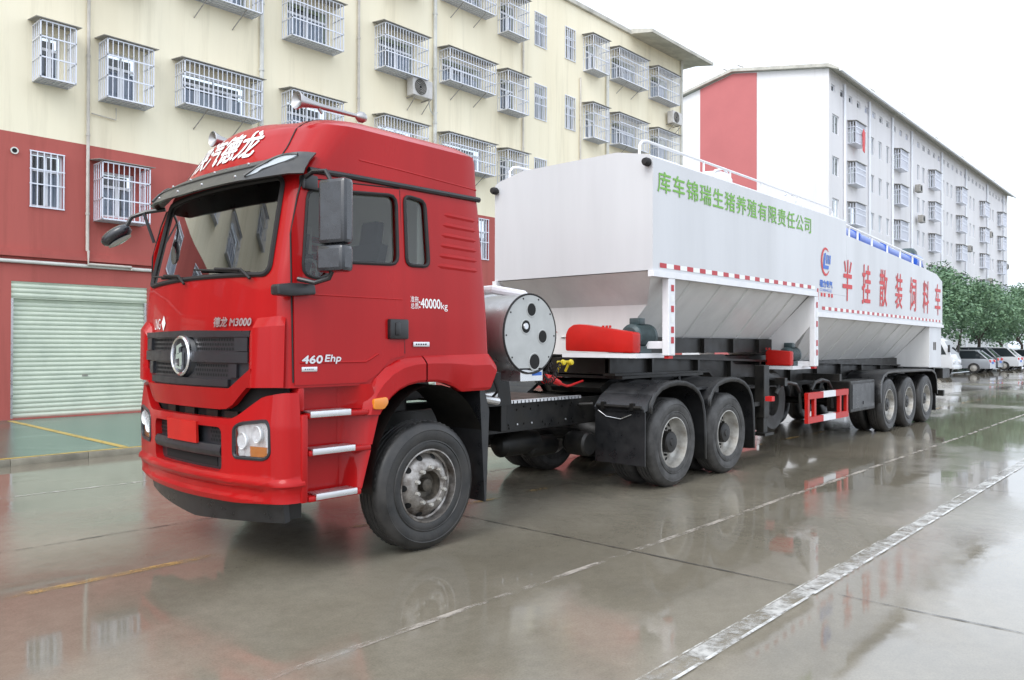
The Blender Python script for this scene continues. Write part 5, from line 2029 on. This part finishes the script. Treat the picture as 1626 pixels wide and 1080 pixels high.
# axles, wheels, mudguard
XT = (12.12, 13.43, 14.74)
for x in XT:
    wheel(tl, x, 0, 1, 'rear', 'rubber', 'rim')
    wheel(tl, x, 2.5, -1, 'rear', 'rubber', 'rim')
    axle(tl, x, .075, False)
for x in XT:
    wheel(tl, x, .645, -1, 'rear', 'rubber', 'rim')
for side in (0, 1):
    Y = (lambda y: y) if side == 0 else (lambda y: 2.5 - y)
    pr = [(11.38, .60), (11.40, .85), (11.46, 1.02), (11.58, 1.12), (11.8, 1.175), (12.2, 1.19), (14.6, 1.17), (15.05, 1.15), (15.3, 1.07), (15.42, .92), (15.47, .6)]
    m = MB()
    rows = []
    for px, pz in pr:
        k = (Vector((13.43, .5)) - Vector((px, pz))).normalized() * .07
        rows.append([(px + k.x, Y(-.035), pz + k.y), (px, Y(-.035), pz), (px, Y(.0), pz + .008), (px, Y(.62), pz)])
    m.grid(rows)
    mg = m.build('mudguard', 'black', tl, smooth=50)
    md = mg.modifiers.new('thick', 'SOLIDIFY')
    md.thickness = .01
    m = MB()
    m.box((15.46, min(Y(0), Y(.6)), .22), (15.475, max(Y(0), Y(.6)), .60))
    m.build('mud_flap', 'black', mg, smooth=0)
    for x in (12.75, 14.1):
        m = MB()
        for k in range(4):
            m.box((x - .6 + .06 * k, min(Y(.75), Y(.84)), .62 + .03 * k), (x + .6 - .06 * k, max(Y(.75), Y(.84)), .645 + .03 * k))
        m.build('leaf_spring', 'frame', tl, smooth=0)
    m = MB()
    m.box((16.05, min(Y(-.01), Y(.4)), .93), (16.68, max(Y(-.01), Y(.4)), 1.17), bev=.01)
    m.build('rear_lamp_box', 'frame', tl, smooth=0)
m = MB()
m.box((16.35, .05, .50), (16.47, 2.45, .64), bev=.01)
for y in (.7, 1.7): m.box((16.2, y, .64), (16.34, y + .1, 1.0))
m.build('rear_bumper', 'frame', tl, smooth=0)
# roof fittings: hand rails, hatches, blue conveyor
for yy in (.22, 2.28):
    m = MB()
    zr = 4.12
    m.tube([(3.46, yy, 3.92), (3.46, yy, zr - .08), (3.52, yy, zr - .02), (3.62, yy, zr), (6.5, yy, zr), (9.55, yy, zr - .02), (9.62, yy, zr - .1), (9.62, yy, 3.92)], .017, 8)
    for x in (5.0, 5.75, 6.75, 8.1):
        m.tube([(x, yy, 3.92), (x, yy, zr)], .016, 6)
    m.build('hand_rail', 'white2', tl)
for x in (5.95, 8.3):
    m = MB()
    m.lathe([(.0, .20), (.2, .19), (.26, .15), (.3, .09), (.3, .0)], (x, .62, 3.98), 2, 32)
    m.tube([(x - .3, .5, 4.0), (x - .2, .45, 4.16), (x, .42, 4.22), (x + .2, .45, 4.16), (x + .3, .5, 4.0)], .018, 6)
    m.build('roof_hatch', 'white2', tl)
m = MB()
m.tube([(9.5, .55, 3.92), (15.2, .55, 3.66)], .13, 20)
for x in (11.6, 13.4): m.lathe([(.13, -.04), (.17, -.04), (.17, .04), (.13, .04)], (x, .55, 3.92 - .0456 * (x - 9.5)), 0, 20)
m.build('conveyor_pipe', 'blue', tl)
m = MB()
zz = lambda x: 3.62 - .0445 * (x - 9.685)
m.tube([(9.72, .15, zz(9.72) + .05), (9.72, .15, zz(9.72) + .26), (15.0, .15, zz(15) + .25), (15.25, .15, zz(15.25) + .03)], .022, 6)
for x in (10.25, 10.7, 11.5, 12.45, 13.3, 14.2, 14.8): m.tube([(x, .15, zz(x) + .04), (x, .15, zz(x) + .26)], .02, 6)
m.build('hand_rail', 'white2', tl)
m = MB()
m.cyl((15.35, .55, 3.66), (15.9, .55, 3.66), .2, 20)
m.box((15.2, .35, 3.4), (15.9, .75, 3.52))
m.build('conveyor_base', 'blue', tl)
m = MB()
m.lathe([(0, -.12), (.14, -.11), (.2, -.06), (.22, 0), (.22, .18), (.16, .24), (0, .26)], (15.75, .6, 3.80), 1, 24)
m.build('conveyor_motor', 'motor', tl)
for yy in (.05, 2.46):
    m = MB()
    m.lathe([(0, -.08), (.035, -.078), (.048, -.05), (.05, 0), (.035, .03), (.03, .06), (0, .06)], (3.37, yy, 3.80 if yy < 1 else 3.78), 0, 20)
    m.build('corner_lamp', 'seam', tl)
# lettering on the tanks
text('owner_lettering', '库车锦瑞生猪养殖有限责任公司', .3, lambda u, v, d: (3.50 + u, -.004 - d, 3.475 + v), 'green', tl, bold=.003, fit=(4.58, .25), spacing=1.12)
for i, ch in enumerate('半挂散装饲料车'):
    x = 9.48 + i * .985
    zc = 2.84 - i * .012
    text('red_lettering', ch, .5, lambda u, v, d: (x + u + .06 * v, -.004 - d, zc - .36 + v), 'redtxt', tl, bold=.008, fit=(.46, .71))
# round emblem on the rear tank: broken ring around two letters
m = MB()
cx, cz = 8.70, 3.08
rows = []
for i in range(41):
    a = R(48 + 275 * i / 40)
    wd = .05 * math.sin(min(1, i / 40 * 1.0) * PI) + .012
    rows.append([(cx + .20 * math.cos(a), -.006, cz + .235 * math.sin(a)), (cx + (.20 - wd) * math.cos(a), -.006, cz + (.235 - wd) * math.sin(a))])
m.grid(rows)
lo_ = m.build('round_logo', 'redtxt', tl, smooth=0)
m = MB()
def lp(pts): m.poly([(cx + a, -.0065, cz + b) for a, b in pts])
lp([(-.06, .13), (.02, .15), (-.03, -.06), (.14, -.06), (.13, -.12), (-.12, -.12)])
lp([(.05, .12), (.09, .12), (.07, -.03), (.03, -.03)])
lp([(.12, .12), (.16, .12), (.14, -.03), (.10, -.03)])
lp([(.19, .12), (.23, .12), (.21, -.03), (.17, -.03)])
m.build('logo_letters', 'bluetxt', lo_, smooth=0)
text('blue_lettering', '程力专汽', .2, lambda u, v, d: (8.45 + u, -.004 - d, 2.655 + v), 'bluetxt', tl, bold=.006, fit=(.55, .115))
text('blue_lettering', 'CLVEHICLE', .1, lambda u, v, d: (8.45 + u, -.004 - d, 2.585 + v), 'bluetxt', tl, fit=(.52, .045))
m = MB()
for k in (0, .13, .33, .46): m.box((8.50 + k, -.008, 2.50), (8.56 + k, -.002, 2.56))
m.build('small_red_marks', 'redtxt', tl, smooth=0)
m = MB()
for z0, z1 in ((2.43, 2.62),):
    m.box((8.345, -.008, z0), (8.385, -.002, z1))
m.build('reflective_strip', 'tape_r', tl, smooth=0)
m = MB()
m.tube([(2.12, .55, 1.33), (2.25, .55, 1.32), (2.42, .58, 1.27)], .055, 10, r2=.03)
m.tube([(2.42, .58, 1.27), (2.6, .62, 1.23), (2.9, .8, 1.22), (3.4, 1.0, 1.25)], .014, 8)
m.build('cable_plug', 'redtxt', tl)

# ------------------------------------------------------------------ trees and parked vehicles down the road
def make_tree(x, y, h, cr, seed, label):
    rnd = random.Random(seed)
    t = empty('street_tree', (x, y, 0))
    tag(t, label, 'tree', 'trees along the road behind the trailer')
    m = MB()
    pts = [(x + rnd.uniform(-.08, .08) * k, y + rnd.uniform(-.08, .08) * k, .6 * k - .05) for k in range(5)]
    m.tube(pts, .14, 8, r2=.09)
    for k in range(6):
        a = rnd.random() * 2 * PI
        b = Vector(pts[-1])
        m.tube([b - Vector((0, 0, .4 * rnd.random())), b + Vector((math.cos(a) * .6, math.sin(a) * .6, .8)), b + Vector((math.cos(a) * 1.2, math.sin(a) * 1.2, 1.6 + rnd.random()))], .06, 6, r2=.02)
    m.build('trunk', 'trunk', t)
    m = MB()
    zc = (h + 2.0) / 2
    clumps = []
    for k in range(52):
        u, v = rnd.random() * 2 * PI, rnd.uniform(-1, 1)
        r = rnd.random() ** .4
        q = math.sqrt(1 - v * v)
        prof = (1.0 - .25 * v)
        clumps.append((Vector((x + cr * r * q * math.cos(u) * prof, y + cr * r * q * math.sin(u) * prof, zc + (h - 2.0) / 2 * r * v)), rnd.uniform(.45, .95)))
    for c, r in clumps:
        for k in range(150):
            d = Vector((rnd.gauss(0, 1), rnd.gauss(0, 1), rnd.gauss(0, .8)))
            d.normalize()
            p = c + d * r * rnd.random() ** .35
            s = rnd.uniform(.06, .14)
            a = Vector((rnd.gauss(0, 1), rnd.gauss(0, 1), rnd.gauss(0, .6))).normalized()
            b = a.cross(d)
            if b.length < .05: continue
            b.normalize()
            m.poly([p - a * s, p + b * s * .55, p + a * s, p - b * s * .55])
    m.build('crown', 'leaf', t, smooth=0)
    return t
TL = ['tall leafy tree directly behind the rear end of the white trailer', 'leafy tree just right of the trailer, above the white truck cab', 'round leafy tree above the silver parked car', 'leafy tree between the silver and the white parked cars', 'leafy tree above the white parked car at right', 'dark leafy tree near the right edge of the photo', 'farther leafy tree at the right edge of the photo', 'low farther tree behind the parked cars', 'farthest tree at the end of the row']
TX = [(45, 8.4, 6.1, 2.1), (49, 8.3, 6.6, 2.4), (54, 8.2, 6.7, 2.5), (60, 8.0, 6.4, 2.5), (66, 7.9, 6.6, 2.6), (73, 7.6, 6.9, 2.7), (81, 7.2, 7.3, 2.8), (92, 7, 7.4, 3.2), (104, 6.5, 7.6, 3.4)]
for i, (x, y, h, c) in enumerate(TX): make_tree(x, y, h, c, 40 + i, TL[i])

def small_wheel(e, c, r, wd=.2):
    m = MB()
    s = 1 if c[0] > wloc(e).x else -1
    m.lathe([(r * .6, -.02), (r * .68, .0), (r * .9, 0), (r, .03), (r, wd), (r * .6, wd)], (c[0], c[1], c[2]), 0, 24, 0, -s)
    w_ = m.build('wheel', 'rubber', e)
    m = MB()
    m.lathe([(r * .64, -.0), (r * .6, .03), (r * .3, .01), (.0, .0)], c, 0, 20, 0, -s)
    m.build('rim', 'rim', w_)
def car(x, y, rz, body, label, suv=False, hatch=True):
    """car with its nose towards +Y, rear at y; long axis along Y"""
    e = empty('parked_car', (x, y + 2.2, 0))
    tag(e, label, 'car', 'cars parked under the trees')
    L, W_, H = 4.4, .88, 1.62 if suv else 1.46
    hb = .92 if suv else .86
    prof = [(0, .34), (-.02, .62), (.05, hb), (.3, hb + .04), (3.1, hb + .01), (4.1, hb - .14), (4.38, .62), (4.4, .34)]
    m = MB()
    rows = []
    for p, q in prof:
        rows.append([(x - W_ * .96, y + p, max(.3, q - .5) if q > .5 else .3), (x - W_, y + p, min(q, .68)), (x - W_ * .93, y + p, q), (x, y + p, q + .02), (x + W_ * .93, y + p, q), (x + W_, y + p, min(q, .68)), (x + W_ * .96, y + p, .3)])
    for r_ in rows: r_[0] = (r_[0][0], r_[0][1], .30)
    V = m.grid(rows)
    m.bm.faces.new(V[0])
    m.bm.faces.new(V[-1])
    bmesh.ops.recalc_face_normals(m.bm, faces=m.bm.faces[:])
    m.build('body', body, e, smooth=40)
    top = [(.12 if hatch else .55, hb + .02), (.62 if hatch else 1.1, H - .14), (1.05 if hatch else 1.45, H - .02), (1.8, H), (2.35, H - .08), (3.3, hb + .02)]
    m = MB()
    rows = [[(x - W_ * (.92 - .22 * (q - hb) / (H - hb)), y + p, q), (x + W_ * (.92 - .22 * (q - hb) / (H - hb)), y + p, q)] for p, q in top]
    n = len(rows)
    V = [[m.bm.verts.new(p) for p in r] for r in rows]
    for i in range(n - 1):
        f = m.bm.faces.new((V[i][0], V[i + 1][0], V[i + 1][1], V[i][1]))
        f.material_index = 1 if i in (1, 2, 3) else 0
    for k in (0, 1): m.bm.faces.new([v[k] for v in V])
    bmesh.ops.recalc_face_normals(m.bm, faces=m.bm.faces[:])
    m.build('cabin', ['carglass', body], e, smooth=0)
    m = MB()
    for s in (-1, 1):
        for (a, b) in ((.72 if hatch else 1.15, .12 if hatch else .55), (1.72, 1.72), (2.35, 3.3)):
            za, zb_ = H - .05, hb + .02
            m.tube([(x + s * W_ * .705, y + a, za), (x + s * W_ * .925, y + b, zb_)], .035, 6)
        m.tube([(x + s * W_ * .71, y + t_, H - .04) for t_ in (.8, 1.4, 2.3)], .035, 6)
    m.build('pillar', body, e)
    for yy in (.85, 3.5):
        for s in (-1, 1): small_wheel(e, (x + s * (W_ + .012), y + yy, .33), .33)
    for s in (-1, 1):
        m = MB()
        m.box((x + s * W_ * .72 - .16, y - .04, hb - .18), (x + s * W_ * .72 + .16, y + .12, hb - .02), bev=.02)
        m.build('tail_lamp', 'tail', e)
    m = MB()
    m.box((x - .26, y - .035, .58), (x + .26, y - .022, .72))
    m.build('plate_panel', 'bluetxt', e, smooth=0)
car(51.6, 5.6, 0, 'cars', 'silver hatchback parked nose in under the trees beside the white truck')
car(55.6, 5.9, 0, 'carg', 'dark grey car parked behind the silver hatchback', True)
car(59.6, 5.4, 0, 'carw', 'white car with red tail lamps parked at the right edge', True)
car(64.0, 5.6, 0, 'carw', 'white saloon parked just beyond the white car at right', False, False)
car(68.6, 5.5, 0, 'cars', 'farther silver car at the right edge under the trees')
# light truck
lx, ly = 44.0, 5.9
e = empty('light_truck', (lx, ly + 2, 0))
tag(e, 'white light truck with slanted cab parked behind the trailer end', 'truck')
m = MB()
pr = [(0, .45), (-.03, .95), (.05, 1.15), (.45, 2.0), (.6, 2.12), (1.6, 2.15), (1.65, .45)]
m.prism([(ly + a, b) for a, b in pr], 0, lx - .9, lx + .9, bev=.05)
m.build('cab', 'carw', e)
m = MB()
m.poly([(lx - .78, ly + .09, 1.24), (lx + .78, ly + .09, 1.24), (lx + .72, ly + .425, 1.96), (lx - .72, ly + .425, 1.96)])
m.build('windscreen', 'carglass', e, smooth=0)
for s in (-1, 1):
    m = MB()
    m.prism([(ly + .3, 1.22), (ly + .62, 1.92), (ly + 1.35, 1.95), (ly + 1.38, 1.22)], 0, lx + s * .9, lx + s * .91)
    m.build('side_window', 'carglass', e, smooth=0)
    m = MB()
    m.box((lx + s * .62 - .18, ly - .06, .72), (lx + s * .62 + .18, ly + .03, .92), bev=.03)
    m.build('headlight', 'alu', e)
    m = MB()
    m.box((lx + s * 1.05 - .1, ly + .1, 1.35), (lx + s * 1.05 + .1, ly + .18, 1.75), bev=.02)
    m.tube([(lx + s * .88, ly + .2, 1.7), (lx + s * 1.02, ly + .15, 1.7)], .02, 6)
    m.build('mirror', 'seam', e)
    for yy in (.75, 4.0): small_wheel(e, (lx + s * .86, ly + yy, .37), .37)
m = MB()
m.box((lx - .95, ly + 1.75, .62), (lx + .95, ly + 5.2, .75))
m.box((lx - .95, ly + 1.75, .752), (lx + .95, ly + 5.2, 1.2), bev=.02)
m.build('cargo_bed', 'bluetxt', e, smooth=0)
m = MB()
m.box((lx - .9, ly - .08, .42), (lx + .9, ly + .0, .62), bev=.03)
m.build('bumper', 'carw', e)
